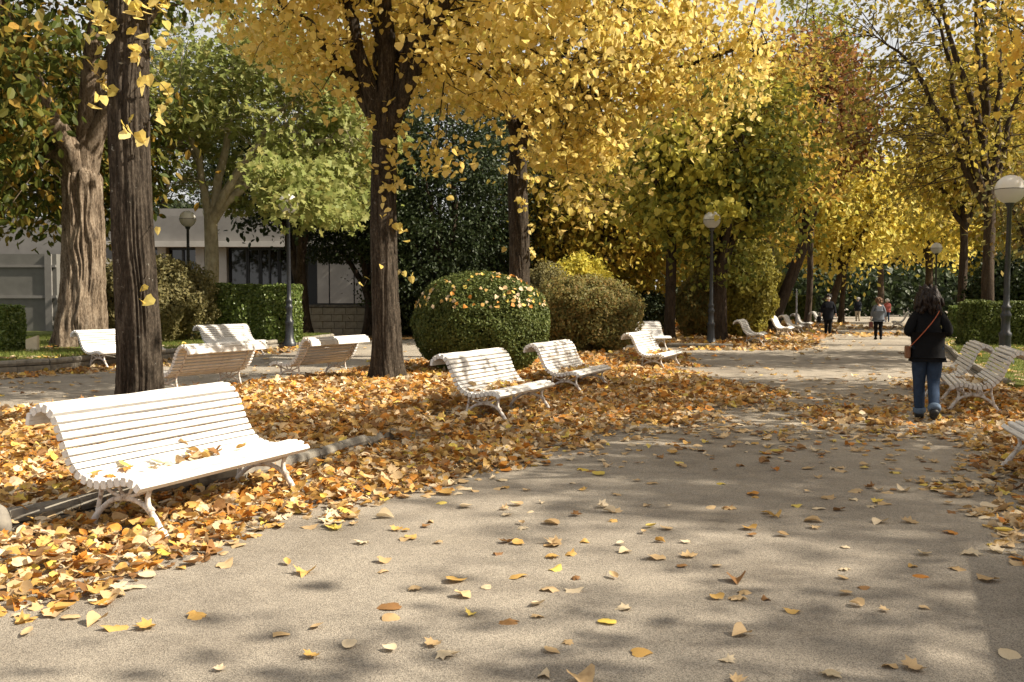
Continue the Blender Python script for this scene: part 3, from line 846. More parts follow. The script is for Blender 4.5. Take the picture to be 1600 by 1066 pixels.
o = make_tree('oak_tree', 'leaning dark trunk with pale broken stub beside the building panels', at(478, 39), 39, .05, .55, 2.6, 8, C=(-.6, -.4, 6.4), RR=(3.0, 2.4, 2.4), ncl=120, npl=36, ls=.24,
              leaf='ever', shape='oval', bk='bark_dark', seed=37, nl=5, hang=.4, clump=.5, lean=(-.1, 0), limbdirs=[(-.5, 0, .3), (.5, 0, .1), (0, .3, .6)])
# the colourful middle distance
MID = [
    # name, label, px, depth, d, fork, C, RR, ncl, npl, ls, leaf, lean, seed
    ('maple_tree', 'many stemmed green and yellow tree just behind the iron lamp', 1122, 34.0, .55, 2.3, (.3, 0, 6.0), (2.9, 2.4, 3.4), 220, 36, .25, 'green', (0, 0), 41),
    ('maple_tree', 'amber tree rising over the iron lamp behind the golden lime crown', 1165, 41, .45, 3.2, (.2, 0, 8.0), (3.6, 3, 4.4), 320, 36, .28, 'orange', (.02, 0), 42),
    ('maple_tree', 'rust red tree with a dark leaning trunk above the path benches', 1205, 46, .62, 4.6, (1.5, 0, 10.4), (3.6, 3, 3.9), 260, 34, .30, 'red', (.36, 0), 43),
    ('maple_tree', 'olive yellow bushy tree behind the brown bush and bench seen end on', 930, 41, .4, 2.0, (.2, 0, 5.0), (3.8, 3, 4.2), 330, 36, .28, 'mix', (0, 0), 44),
    ('maple_tree', 'lime green tree low behind the slim dark trunk', 1010, 46, .4, 2.2, (-.3, 0, 5.2), (3.4, 3, 3.6), 240, 34, .30, 'limegreen', (0, 0), 45),
    ('birch_tree', 'thin tall tree with airy green leaves and dark stems against the sky', 1262, 56, .35, 6.5, (0, 0, 14.5), (3.6, 3, 8.0), 170, 20, .28, 'thin', (.03, 0), 46),
    ('birch_tree', 'second thin airy tree with upright stems beside the sky gap', 1315, 62, .35, 6.5, (-.4, 0, 13.5), (3.4, 3, 8.0), 120, 16, .3, 'thin', (.02, 0), 47),
    ('plane_tree', 'wide olive plane with dark forking stems behind the tall lamp', 1543, 32, .42, 4.6, (-1.2, 0, 9.4), (5.4, 4.0, 5.4), 330, 20, .23, 'olive', (0, 0), 48),
    ('maple_tree', 'golden tree glowing above the far path behind the man in black', 1290, 60, .5, 3.4, (.6, 0, 7.0), (4.8, 3.6, 3.8), 300, 32, .36, 'gold', (.3, 0), 49),
    ('maple_tree', 'golden orange tree hanging over the path behind the slim distant lamp', 1450, 62, .5, 4.2, (-.2, 0, 7.6), (4.6, 3.6, 3.6), 300, 32, .36, 'gold', (0, 0), 50),
    ('maple_tree', 'yellow brown tree arching across the far path', 1375, 76, .5, 5, (0, 0, 7.8), (6.4, 4, 3.6), 300, 22, .36, 'mix', (0, 0), 51),
    ('maple_tree', 'dark trunk striped with sun beside the slim distant lamp', 1503, 44, .40, 5.0, (.6, 0, 9.0), (4.2, 3.4, 4.2), 240, 30, .32, 'mix', (0, 0), 52),
    ('maple_tree', 'low rusty brown tree reaching over the dark hedge behind the tall lamp', 1640, 27, .3, 2.2, (0, 0, 4.0), (1.7, 1.5, 1.3), 70, 34, .20, 'rusty', (0, 0), 53),
    ('maple_tree', 'olive gold tree closing the view behind the tall lamp', 1600, 50, .5, 4, (0, 0, 9), (5.4, 4, 6.5), 340, 30, .36, 'mix', (0, 0), 54),
    ('maple_tree', 'bright yellow tree far behind the slim trunk and golden crown', 1080, 66, .5, 4, (0, 0, 8.5), (6, 4, 6), 300, 28, .40, 'gold', (0, 0), 55),
    ('maple_tree', 'tall amber tree far behind the golden lime crown', 900, 68, .5, 4, (0, 0, 10), (7, 4, 7), 330, 28, .42, 'mix', (0, 0), 56),
    ('plane_tree', 'yellow edged tree high over the far path', 1215, 78, .5, 5, (0, 0, 11), (6, 4, 7), 240, 18, .36, 'thin', (0, 0), 57),
]
for (nm, lab, px, dp, d, fk, C, RR, ncl, npl, ls, lf, ln, sd_) in MID:
    make_tree(nm, lab, at(px, dp), dp, .05, d, fk, 12, C=C, RR=RR, ncl=ncl, npl=npl, ls=ls, leaf=lf, shape='rhomb', bk='bark_dark', seed=sd_, nl=7 if sd_ in (46, 47, 48) else 5, hang=.5,
              clump=.55 if dp < 60 else .7, lean=ln, sides=5, group='autumn trees along the far path', hollow=.35,
              limbdirs=[(-.1, 0, .8), (.15, .1, .7), (-.3, 0, .4), (.25, 0, .5), (-.45, 0, .1), (.4, 0, .2)] if sd_ in (46, 47) else ([(-.05, 0, .85), (.12, 0, .8), (-.35, -.2, .35), (.35, 0, .4), (-.6, 0, .05), (.5, .2, .1), (.05, -.4, .4)] if sd_ == 48 else None))
# dark trees that close the end of the avenue
for i in range(8):
    dp = 96 + (i % 3) * 9
    px = 1180 + i * 52
    make_tree('pine_tree', ['first', 'second', 'third', 'fourth', 'fifth', 'sixth', 'seventh', 'last'][i] + ' dark pine, counted left to right, in the row closing the avenue', at(px, dp), dp, 0, .6, 4.5, 14, C=(0, 0, 8.5), RR=(4.6, 3, 7.2), ncl=170, npl=26, ls=.55, leaf='ever', shape='rhomb',
              bk='bark_dark', seed=60 + i, nl=3, hang=.3, clump=.9, hollow=.5, sides=5, twigs=False, group='dark pines at the end of the avenue')
rng = np.random.default_rng(90)
n = 26000
P = np.c_[rng.uniform(-90, 150, n), rng.uniform(126, 134, n), 13 * rng.random(n) ** .8]
P[:, 2] *= .75 + .5 * vnoise(P[:, 0] * .12 + 60, P[:, 1] * 0 + 3, 6)
P2 = np.c_[rng.uniform(14, 75, 9000), rng.uniform(86, 91, 9000), 4.5 * rng.random(9000)]
P = np.vstack([P, P2]); n = len(P)
o = Geo().stamp(*SH['rhomb'], P, frames(unit(rng.normal(size=(n, 3)) + [0, -.8, .3]), rng.normal(size=(n, 3))), np.r_[rng.uniform(.9, 1.7, n - 9000), rng.uniform(.4, .8, 9000)]).build('woods', LM['ever'])
tag(o, 'dark far off woods closing the park behind all the trees', 'woods', None, 'stuff')
# trees across the path to the right of the frame; their crowns shade the path
make_tree('lime_tree', 'yellow lime whose branches hang into the top corner over the tall lamp', 9.4, 8.2, .07, .5, 4.8, 12,
          C=(-.3, .6, 7.5), RR=(5.4, 2.8, 3.0), cut=lambda p: p[1] > 7.1, ncl=200, npl=26, ls=.17, seed=71, nl=8, hang=.8, clump=.42, hollow=.3, group='limes along the bench side of the path', leaf='lime', parts=120)
make_tree('lime_tree', 'lime beyond the picture edge that throws its broken shade over the bare path', 10.4, 1.0, .07, .5, 4.6, 12,
          C=(-.2, 0, 7.4), RR=(3.8, 2.4, 2.8), ncl=85, npl=24, ls=.17, seed=72, nl=7, hang=.8, clump=.5, hollow=.3, group='limes along the bench side of the path', leaf='limeorange')
make_tree('lime_tree', 'tall lime far beyond the picture edge, its high crown shading the middle of the path', 20.6, 5.4, .07, .6, 7.5, 19,
          C=(0, 0, 14), RR=(4.6, 2.3, 3.6), ncl=210, npl=24, ls=.19, seed=75, nl=8, hang=.8, clump=.55, hollow=.3, group='limes along the bench side of the path', leaf='limeorange')
make_tree('lime_tree', 'thin tall lime far beyond the picture edge, casting faint streaks near the camera', 21.5, 1.6, .07, .6, 7.5, 19,
          C=(0, 0, 14), RR=(4.8, 2.2, 3.6), ncl=85, npl=20, ls=.19, seed=76, nl=8, hang=.8, clump=.55, hollow=.3, group='limes along the bench side of the path', leaf='limeorange')
make_tree('lime_tree', 'lime beyond the picture edge shading the woman and the benches she passes', 13.6, 13.9, .07, .5, 4.6, 12,
          C=(0, 0, 8.0), RR=(3.8, 3.6, 3.2), ncl=260, npl=30, ls=.18, seed=73, nl=7, hang=.8, clump=.5, hollow=.3, group='limes along the bench side of the path', leaf='limeorange')
make_tree('lime_tree', 'lime beyond the picture edge shading the crossing of the paths', 15.2, 23.2, .07, .5, 4.6, 12,
          C=(0, 0, 8.0), RR=(3.4, 3.2, 3.2), ncl=260, npl=30, ls=.18, seed=74, nl=7, hang=.8, clump=.5, hollow=.3, group='limes along the bench side of the path', leaf='limeorange')

# ------------------------------------------------------------------ bushes and hedges
def bush_geo(rng, n, fn, ls, shape, lm, out_bias=1.0, size_j=.35):
    P, N = fn(rng, n)
    n = len(P)
    nr = unit(N * out_bias + rng.normal(size=(n, 3)) * .7)
    tip = unit(rng.normal(size=(n, 3)) + np.array([0, 0, .3]))
    return Geo().stamp(*SH[shape], P, frames(nr, tip), ls * rng.uniform(1 - size_j, 1 + size_j, n)), lm

def ellipsoid(c, rr, power=2.0, thick=.12, noise_a=.06, zmin=0.0, seed=0, nfreq=4):
    c = np.array(c); rr = np.array(rr)
    def f(rng, n):
        v = unit(rng.normal(size=(n, 3)))
        sgn = np.sign(v); e = 2 / power
        k = (np.abs(v) ** power).sum(1) ** (-1 / power)
        q = v * k[:, None]
        b = 1 + noise_a * (2 * vnoise((np.arctan2(v[:, 1], v[:, 0]) + 3.2) * nfreq, v[:, 2] * nfreq + 9, seed) - 1) - np.abs(rng.normal(size=n)) * thick * .5
        P = c + q * rr * b[:, None]
        N = unit(v / rr)
        m = P[:, 2] > zmin
        return P[m], N[m]
    return f

def core_mat():
    return surf('shrub_heart', [(.012, .010, .006), (.025, .020, .010)], 6, .95, .05, 0)
M['core'] = core_mat()
def bush(name, label, x, y, z, rr, n, ls, shape, leaf, seed, power=2.2, thick=.15, noise_a=.07, cz=None, cat='bush', group=None, stems=True):
    rng = np.random.default_rng(seed)
    root = empty(name, (x, y, z)); tag(root, label, cat, group)
    cz = rr[2] * .92 if cz is None else cz
    gq, lm = bush_geo(rng, n, ellipsoid((0, 0, cz), rr, power, thick, noise_a, .02, seed), ls, shape, LM[leaf])
    o = gq.build('foliage', lm, root); tag(o, kind='stuff')
    # twiggy heart: branches fanning out from the ground
    st = Geo()
    for i in range(60):
        v = unit(rng.normal(size=3)); v[2] = abs(v[2])
        e = np.array([0, 0, cz]) + v * np.array(rr) * .9
        b = np.array([rng.normal() * rr[0] * .15, rng.normal() * rr[1] * .15, -.05])
        st.tube(np.array([b, b * .4 + e * .5 + [0, 0, .1], e]), [.03, .018, .006], 4, caps=False)
    st.build('stems', M['bark_dark'], root)
    # inner leaves that stop the light
    gq, lm = bush_geo(rng, n // 3, ellipsoid((0, 0, cz), np.array(rr) * .86, power, .3, noise_a, .02, seed), ls * 1.8, 'rhomb', LM[leaf])
    o = gq.build('inner_foliage', lm, root); tag(o, kind='stuff')
    return root

bush('round_bush', 'clipped round green bush dusted with fallen leaves between the white benches', -.62, 19.5, BED_Z, (1.38, 1.25, 1.06), 36000, .055, 'oval', 'boxgreen', 101, 2.2, .09, .06, cz=.95)
bush('loose_bush', 'loose brown and olive bush behind the third bench, next to the clipped round bush', 1.95, 26.6, BED_Z, (1.62, 1.4, 1.1), 20000, .085, 'oval', 'rusty', 102, 2.4, .2, .13)
bush('loose_bush', 'tall feathery olive shoots between the lime trunk and the brown bush', .95, 27.0, BED_Z, (.95, .8, 1.25), 8000, .08, 'oval', 'sage', 103, 2.0, .3, .2)
bush('loose_bush', 'lemon yellow shrub peeping over the brown bush', 2.15, 31.5, .05, (1.2, .9, 1.55), 6000, .13, 'oval', 'lemon', 104, 2.0, .3, .2)
bush('loose_bush', 'sage coloured bush between the dark trunk and the pale plane trunk', -11.2, 29.6, .22, (2.05, 1.4, 1.4), 18000, .10, 'oval', 'sage', 105, 2.3, .2, .14)
bush('loose_bush', 'yellow green shrub rising behind the iron lamp and the grey bench', 8.75, 37.2, .09, (1.45, 1.3, 2.0), 14000, .15, 'oval', 'shrubgold', 106, 2.2, .25, .16)
bush('loose_bush', 'brown leafed shrub between the slim trunk and the iron lamp', 7.35, 37.0, .09, (1.1, .9, 1.25), 8000, .12, 'oval', 'rusty', 107, 2.3, .25, .14)
bush('loose_bush', 'feathery pale shrub above the far benches', 10.7, 46.0, .05, (1.9, 1.6, 2.7), 12000, .18, 'oval', 'sage', 108, 2.0, .3, .2)
bush('loose_bush', 'gold green shrub under the leaning trunk of the rust red tree', 12.2, 52, .05, (2.6, 2, 2.6), 12000, .22, 'rhomb', 'shrubgold', 109, 2.0, .3, .2)
bush('loose_bush', 'dark green shrub between the pale far benches and the thin post', 12.5, 50.5, .05, (1.0, 1.2, 1.1), 6000, .16, 'rhomb', 'boxgreen', 110, 2.4, .2, .15)
bush('loose_bush', 'dark laurel shrub behind the clipped hedges by the tall lamp', 22.6, 41.0, .05, (2.9, 1.8, 1.9), 12000, .18, 'oval', 'ever', 111, 2.3, .25, .16)
bush('loose_bush', 'shaded shrub low under the evergreens beside the stone wall', -4.6, 42.5, .05, (2.2, 1.2, .9), 7000, .15, 'oval', 'boxgreen', 112, 2.3, .25, .16)
bush('loose_bush', 'dark shrub low between the slim trunk and the end on bench', 5.0, 41.0, .09, (1.7, 1.2, 1.0), 8000, .14, 'oval', 'ever', 113, 2.4, .25, .12)

def hedge(name, label, x, y, z, L, D, H, rz, n, ls, leaf, seed, group=None):
    rng = np.random.default_rng(seed)
    root = empty(name, (x, y, z), rz); tag(root, label, 'hedge', group)
    def f(rng, n):
        A = np.array([L * H, L * H, D * H, D * H, L * D]); s = rng.choice(5, n, p=A / A.sum())
        u = rng.uniform(-.5, .5, n); v = rng.uniform(0, 1, n); w = rng.uniform(-.5, .5, n)
        P = np.zeros((n, 3)); N = np.zeros((n, 3))
        for k in range(5):
            m = s == k
            if k < 2:
                sg = -1 if k == 0 else 1; P[m] = np.c_[u[m] * L, np.full(m.sum(), sg * D / 2), v[m] * H]; N[m] = (0, sg, 0)
            elif k < 4:
                sg = -1 if k == 2 else 1; P[m] = np.c_[np.full(m.sum(), sg * L / 2), w[m] * D, v[m] * H]; N[m] = (sg, 0, 0)
            else:
                P[m] = np.c_[u[m] * L, w[m] * D, np.full(m.sum(), H)]; N[m] = (0, 0, 1)
        bumpn = (vnoise(P[:, 0] * 2.2 + P[:, 1] * 2 + 40, P[:, 2] * 2.2 + 9, seed) - .5) * .16
        P += N * (bumpn - np.abs(rng.normal(size=n)) * .06)[:, None]
        # rounded corners
        P[:, 0] *= 1 - .03 * (P[:, 2] / H) ** 6
        return P, N
    gq, lm = bush_geo(rng, n, f, ls, 'oval', LM[leaf]); o = gq.build('foliage', lm, root); tag(o, kind='stuff')
    st = Geo()
    for i in range(30):
        b = np.array([rng.uniform(-.36, .36) * L, rng.uniform(-.25, .25) * D, -.05]); e = b + [rng.uniform(-.1, .1) * L, rng.uniform(-.1, .1) * D, H * .88]
        st.tube(np.array([b, (b + e) / 2 + rng.normal(size=3) * .08, e]), [.03, .018, .006], 4, caps=False)
    st.build('stems', M['bark_dark'], root)
    Lo, Do, Ho = L, D, H
    def f2(rng, n):
        P, N = f(rng, n); P = P * np.array([.93, .8, .95]); return P, N
    gq, lm = bush_geo(rng, n // 3, f2, ls * 1.8, LM and 'rhomb', LM[leaf]); o = gq.build('inner_foliage', lm, root); tag(o, kind='stuff')
    return root
hedge('hedge', 'glossy green clipped hedge behind the grey lamp post', at(402, 30.4), 30.6, .22, 2.5, 1.2, 1.8, R(-6), 15000, .10, 'hedge', 121)
hedge('hedge', 'end of a bright green hedge at the picture edge beside the huge pale trunk', at(-18, 24.5), 24.5, .22, 1.3, 1.2, 1.15, 0, 7000, .09, 'hedge', 122)
hedge('hedge', 'small lit hedge behind the woman, between her and the longer dark hedge', at(1513, 36), 36.0, .09, 1.2, 1.4, 1.2, R(-18), 6000, .10, 'hedge', 123)
hedge('hedge', 'long dark shaded hedge behind the tall lamp with the big globe', at(1610, 30), 30.5, .09, 3.6, 1.2, 1.38, R(-8), 13000, .09, 'boxgreen', 124)
hedge('hedge', 'dark clipped hedge far along the path behind the man in black', at(1235, 64), 64.0, .05, 3.0, 1.6, 1.7, R(-20), 6000, .16, 'boxgreen', 125)

# ------------------------------------------------------------------ grass
def grass(name, poly, z, n, h, seed, near):
    rng = np.random.default_rng(seed)
    lo = np.min(poly, 0); hi = np.max(poly, 0)
    lo = np.maximum(lo, near[0]); hi = np.minimum(hi, near[1])
    P = rng.uniform(lo, hi, (n, 2)); P = P[inpoly(P, poly)]
    m = vnoise(P[:, 0] * .8 + 50, P[:, 1] * .8 + 50, seed) > .28; P = P[m]
    k = len(P)
    tv = np.array([[-.06, 0, 0], [.06, 0, 0], [.03, .12, .6], [0, .35, 1.0]]); tf = [[0, 1, 2], [0, 2, 3]]
    a = rng.uniform(0, 6.28, k); Rm = np.zeros((k, 3, 3)); Rm[:, 0, 0] = np.cos(a); Rm[:, 0, 1] = -np.sin(a); Rm[:, 1, 0] = np.sin(a); Rm[:, 1, 1] = np.cos(a); Rm[:, 2, 2] = 1
    o = Geo().stamp(tv, tf, np.c_[P, np.full(k, z)], Rm, h * rng.uniform(.5, 1.3, k)).build(name, LMG)
    tag(o, 'short green grass mixed with fallen leaves on the lawn', 'grass', None, 'stuff')
LMG = leaf_mat('grass_blades', [(.09, .13, .025), (.15, .19, .04), (.22, .24, .06), (.12, .15, .03)], .4, .6, .2, False)
grass('grass', LAWN_L, .215, 90000, .10, 131, ((-17, 15), (-6, 36)))
grass('grass', LAWN_R, .085, 60000, .09, 132, ((8, 15), (22, 42)))

# ------------------------------------------------------------------ building, low wall and small things by the lawn
def building():
    y0 = 47.0
    root = empty('park_building', (at(400, y0), y0, 0)); x0 = at(400, y0)
    tag(root, 'low modern building with grey fascia, tall dark windows and pale panels behind the plane tree', 'building')
    X = lambda px: at(px, y0) - x0
    Hh = lambda py: height(py, y0)
    grey = surf('grey_render', [(.17, .16, .15), (.21, .20, .185)], 2, .9, .2, .15)
    pale = surf('pale_panel', [(.36, .34, .31), (.44, .42, .39)], 1.5, .8, .2, .1)
    wing_shaded = surf('tree_shaded_wall', [(.12, .115, .105), (.155, .15, .135)], 2, .85, .2, .2)  # tree shade on the wing is put into this dark wall colour
    frame = M['iron']
    m, nd, lk, b = new_mat('dark_window_glass'); b.inputs['Base Color'].default_value = (.012, .013, .012, 1); b.inputs['Roughness'].default_value = .04; b.inputs['Specular IOR Level'].default_value = .9
    glass = m
    zt, zl0, zl1, zs = Hh(338), Hh(377), Hh(386), 0
    # body behind everything
    Geo().box(((X(-420) + X(575)) / 2, 5, (zt) / 2), (X(575) - X(-420), 8.0, zt), 0).build('body', grey, root)
    Geo().box(((X(170) + X(545)) / 2, .55, (zt + zl1) / 2 + .02), (X(545) - X(170), .75, zt - zl1), 0).build('fascia', grey, root)
    Geo().box(((X(170) + X(545)) / 2, .1, (zl0 + zl1) / 2), (X(545) - X(170), .5, zl0 - zl1), 0).build('ledge', pale, root)
    # roof plant room
    Geo().box((X(330), 5, zt + .35), (7.5, 3, .7), 0).build('roof_house', grey, root)
    # pillars between the dark windows
    for px in (250, 310, 345):
        Geo().box((X(px), .6, zl1 / 2), (.42, .5, zl1 - .01)).build('pillar', pale, root)
    zb = .9
    def window(pa, pb, npan):
        w = Geo()
        xa, xb = X(pa), X(pb)
        w.box(((xa + xb) / 2, .80, zl1 - .06), (xb - xa, .12, .10)); w.box(((xa + xb) / 2, .80, zb - .05), (xb - xa, .12, .10))
        for i in range(npan + 1):
            w.box((xa + (xb - xa) * i / npan, .80, (zl1 + zb) / 2), (.09, .14, zl1 - zb - .2))
        f = w.build('window', frame, root)
        for i in range(npan):
            xs = xa + (xb - xa) * (i + .5) / npan
            Geo().box((xs, .84, (zl1 + zb) / 2), ((xb - xa) / npan - .09, .03, zl1 - zb - .2)).build('pane', glass, f)
    window(175, 246, 3); window(254, 304, 2); window(352, 380, 1); window(382, 400, 1); window(402, 430, 2); window(432, 470, 3)
    Geo().box(((X(170) + X(475)) / 2, .85, zb / 2 - .05), (X(475) - X(170), .3, zb - .1)).build('sill_wall', grey, root)
    # pale panels with dark joints
    z0p, z1p = Hh(474), Hh(390)
    for pa, pb in ((494, 512), (514, 551), (553, 590)):
        Geo().box(((X(pa) + X(pb)) / 2, .5, (z0p + z1p) / 2), (X(pb) - X(pa), .3, z1p - z0p)).build('panel', pale, root)
    Geo().box(((X(475) + X(592)) / 2, .56, z0p - .12), (X(592) - X(475), .3, .2)).build('panel_rail', frame, root)
    for px in (492, 513, 552, 591):
        Geo().box((X(px), .55, (z0p + z1p) / 2), (.08, .3, z1p - z0p)).build('mullion', frame, root)
    Geo().box(((X(480) + X(590)) / 2, .75, (z0p + z1p) / 2), (X(590) - X(476), .2, z1p - z0p + .6)).build('panel_backing', frame, root)
    # side wing with a blank wall
    zw = height(397, 40.3)
    wx0, wx1 = X(-260), at(90, 40.3) - x0
    Geo().box(((wx0 + wx1) / 2, -3.2, zw / 2), (wx1 - wx0, 7.0, zw)).build('wing_wall', wing_shaded, root)
    Geo().box(((wx0 + wx1) / 2, -6.73, height(416, 40.3)), (wx1 - wx0 - .02, .08, .1)).build('wall_band', grey, root)
    Geo().box(((wx0 + wx1) / 2, -6.73, height(464, 40.3)), (wx1 - wx0 - .02, .08, .12)).build('wall_band', grey, root)
    Geo().box((at(78, 40.3) - x0, -6.74, zw / 2), (.28, .1, zw - .02)).build('downpipe', grey, root)
building()

def low_wall():
    x0, x1, y0 = at(465, 41.5), at(572, 41.5), 41.5
    root = empty('low_wall', ((x0 + x1) / 2, y0, 0)); tag(root, 'low sandy block wall at the foot of the pale building panels', 'wall')
    rng = np.random.default_rng(5)
    Ltot = x1 - x0
    Geo().box((0, .16, .62), (Ltot, .2, 1.22)).build('core', M['kerb'], root)
    bl = [bevel_box(.475, .2, .285, .012, 'block', M['block'], 3, 40 + i) for i in range(3)]
    for r_ in range(4):
        n = int(Ltot / .49)
        for i in range(n):
            o = link('block', bl[(i + r_) % 3], root)
            o.location = (-Ltot / 2 + .25 + i * .49 + (.12 if r_ % 2 else 0), rng.normal() * .006, .15 + r_ * .30); o.rotation_euler = (0, 0, rng.normal() * .01)
    Geo().box((0, .06, 1.27), (Ltot + .1, .44, .1)).build('coping', M['kerb'], root)
low_wall()

# marker stone on the lawn
bm = bmesh.new()
vs = [(-.14, -.1, -.05), (.14, -.1, -.05), (.14, .1, -.05), (-.14, .1, -.05), (-.14, -.1, .34), (.14, -.1, .44), (.14, .1, .44), (-.14, .1, .34)]
bv = [bm.verts.new(v) for v in vs]
for f in ((0, 3, 2, 1), (4, 5, 6, 7), (0, 1, 5, 4), (1, 2, 6, 5), (2, 3, 7, 6), (3, 0, 4, 7)): bm.faces.new([bv[i] for i in f])
bmesh.ops.bevel(bm, geom=bm.edges[:], offset=.012, segments=2, affect='EDGES')
me = bpy.data.meshes.new('marker_post'); bm.to_mesh(me); bm.free(); me.materials.append(surf('pale_stone', [(.50, .42, .30), (.62, .54, .40)], 8))
o = link('marker_post', me); o.location = (at(50, 24.3), 24.3, .2); o.rotation_euler = (0, 0, R(12))
tag(o, 'short pale stone marker with a slanted top standing on the lawn', 'marker')
# litter bin behind the hedge end
root = empty('litter_bin', (at(6, 29.0), 29.0, .22)); tag(root, 'grey framed litter bin half hidden by the hedge at the picture edge', 'bin')
q = Geo()
for sx in (-.3, .3):
    for sy in (-.2, .2): q.box((sx, sy, .55), (.045, .045, 1.1))
q.box((0, -.2, 1.08), (.64, .05, .05)); q.box((0, .2, 1.08), (.64, .05, .05)); q.box((-.3, 0, 1.08), (.05, .36, .05)); q.box((.3, 0, 1.08), (.05, .36, .05)); q.box((0, -.2, .45), (.56, .04, .04))
q.build('frame', surf('galvanised', [(.38, .38, .37), (.5, .5, .49)], 8, .5, .4), root)
Geo().lathe([(.17, .12), (.2, .14), (.23, .92), (.235, .95), (.215, .95), (.19, .2), (0, .2)], 16).build('basket', M['iron'], root, True)
# pale rounded stone at the kerb end
rng = np.random.default_rng(3)
bm = bmesh.new(); bmesh.ops.create_icosphere(bm, subdivisions=3, radius=1)
for v in bm.verts:
    nn = float(vnoise(np.array([v.co.x * 2 + 20]), np.array([v.co.y * 2 + v.co.z * 1.7 + 20]), 4)[0]); v.co *= .85 + .3 * nn
    v.co.x *= .085; v.co.y *= .09; v.co.z *= .13
me = bpy.data.meshes.new('stone'); bm.to_mesh(me); bm.free(); me.materials.append(M['kerb'])
for p_ in me.polygons: p_.use_smooth = True
o = link('stone', me); o.location = (-3.33, 6.15, .1); tag(o, 'pale rounded stone among leaves at the picture edge, at the start of the dark kerb', 'stone')

# box added just outside the picture to cast the square shadow in the corner
root = empty('shadow_box', (4.57, 3.9, 0), R(68)); tag(root, 'dark unseen box added to throw the square shadow onto the gravel corner', 'shadow_box')
q = Geo(); q.box((0, -.6, 1.0), (2.9, 1.1, 2.0)); q.build('body', M['bark_dark'], root)
Geo().box((0, -.6, 2.06), (3.1, 1.25, .1)).build('roof', M['iron'], root)
Geo().box((0, -.04, 1.25), (1.8, .05, .8)).build('box_front', M['kerb'], root)

# ------------------------------------------------------------------ people
def skin_mesh(name, verts, edges, radii, mat, sub=2, root=0, smooth_iter=0):
    me = bpy.data.meshes.new(name)
    me.from_pydata([tuple(v) for v in verts], edges, [])
    ob = bpy.data.objects.new(name + '_tmp', me); COL.objects.link(ob)
    md = ob.modifiers.new('skin', 'SKIN'); md.use_smooth_shade = True; md.branch_smoothing = .5
    if not me.skin_vertices:
        raise RuntimeError('no skin layer')
    for i, r in enumerate(radii):
        me.skin_vertices[0].data[i].radius = (r, r) if np.isscalar(r) else r
        me.skin_vertices[0].data[i].use_root = (i == root)
    sb = ob.modifiers.new('sub', 'SUBSURF'); sb.levels = sub; sb.render_levels = sub
    dg = bpy.context.evaluated_depsgraph_get(); dg.update()
    out = bpy.data.meshes.new_from_object(ob.evaluated_get(dg))
    out.name = name
    bpy.data.objects.remove(ob, do_unlink=True)
    out.materials.clear(); out.materials.append(mat)
    return out

def cloth(name, col, rough=.9, scale=30):
    c = np.array(col)
    return surf(name, [tuple(c * .75), tuple(c * 1.15)], scale, rough, .15, .35, .004)
SKIN = surf('skin', [(.42, .24, .16), (.50, .30, .21)], 12, .55, .35, .1, .001)

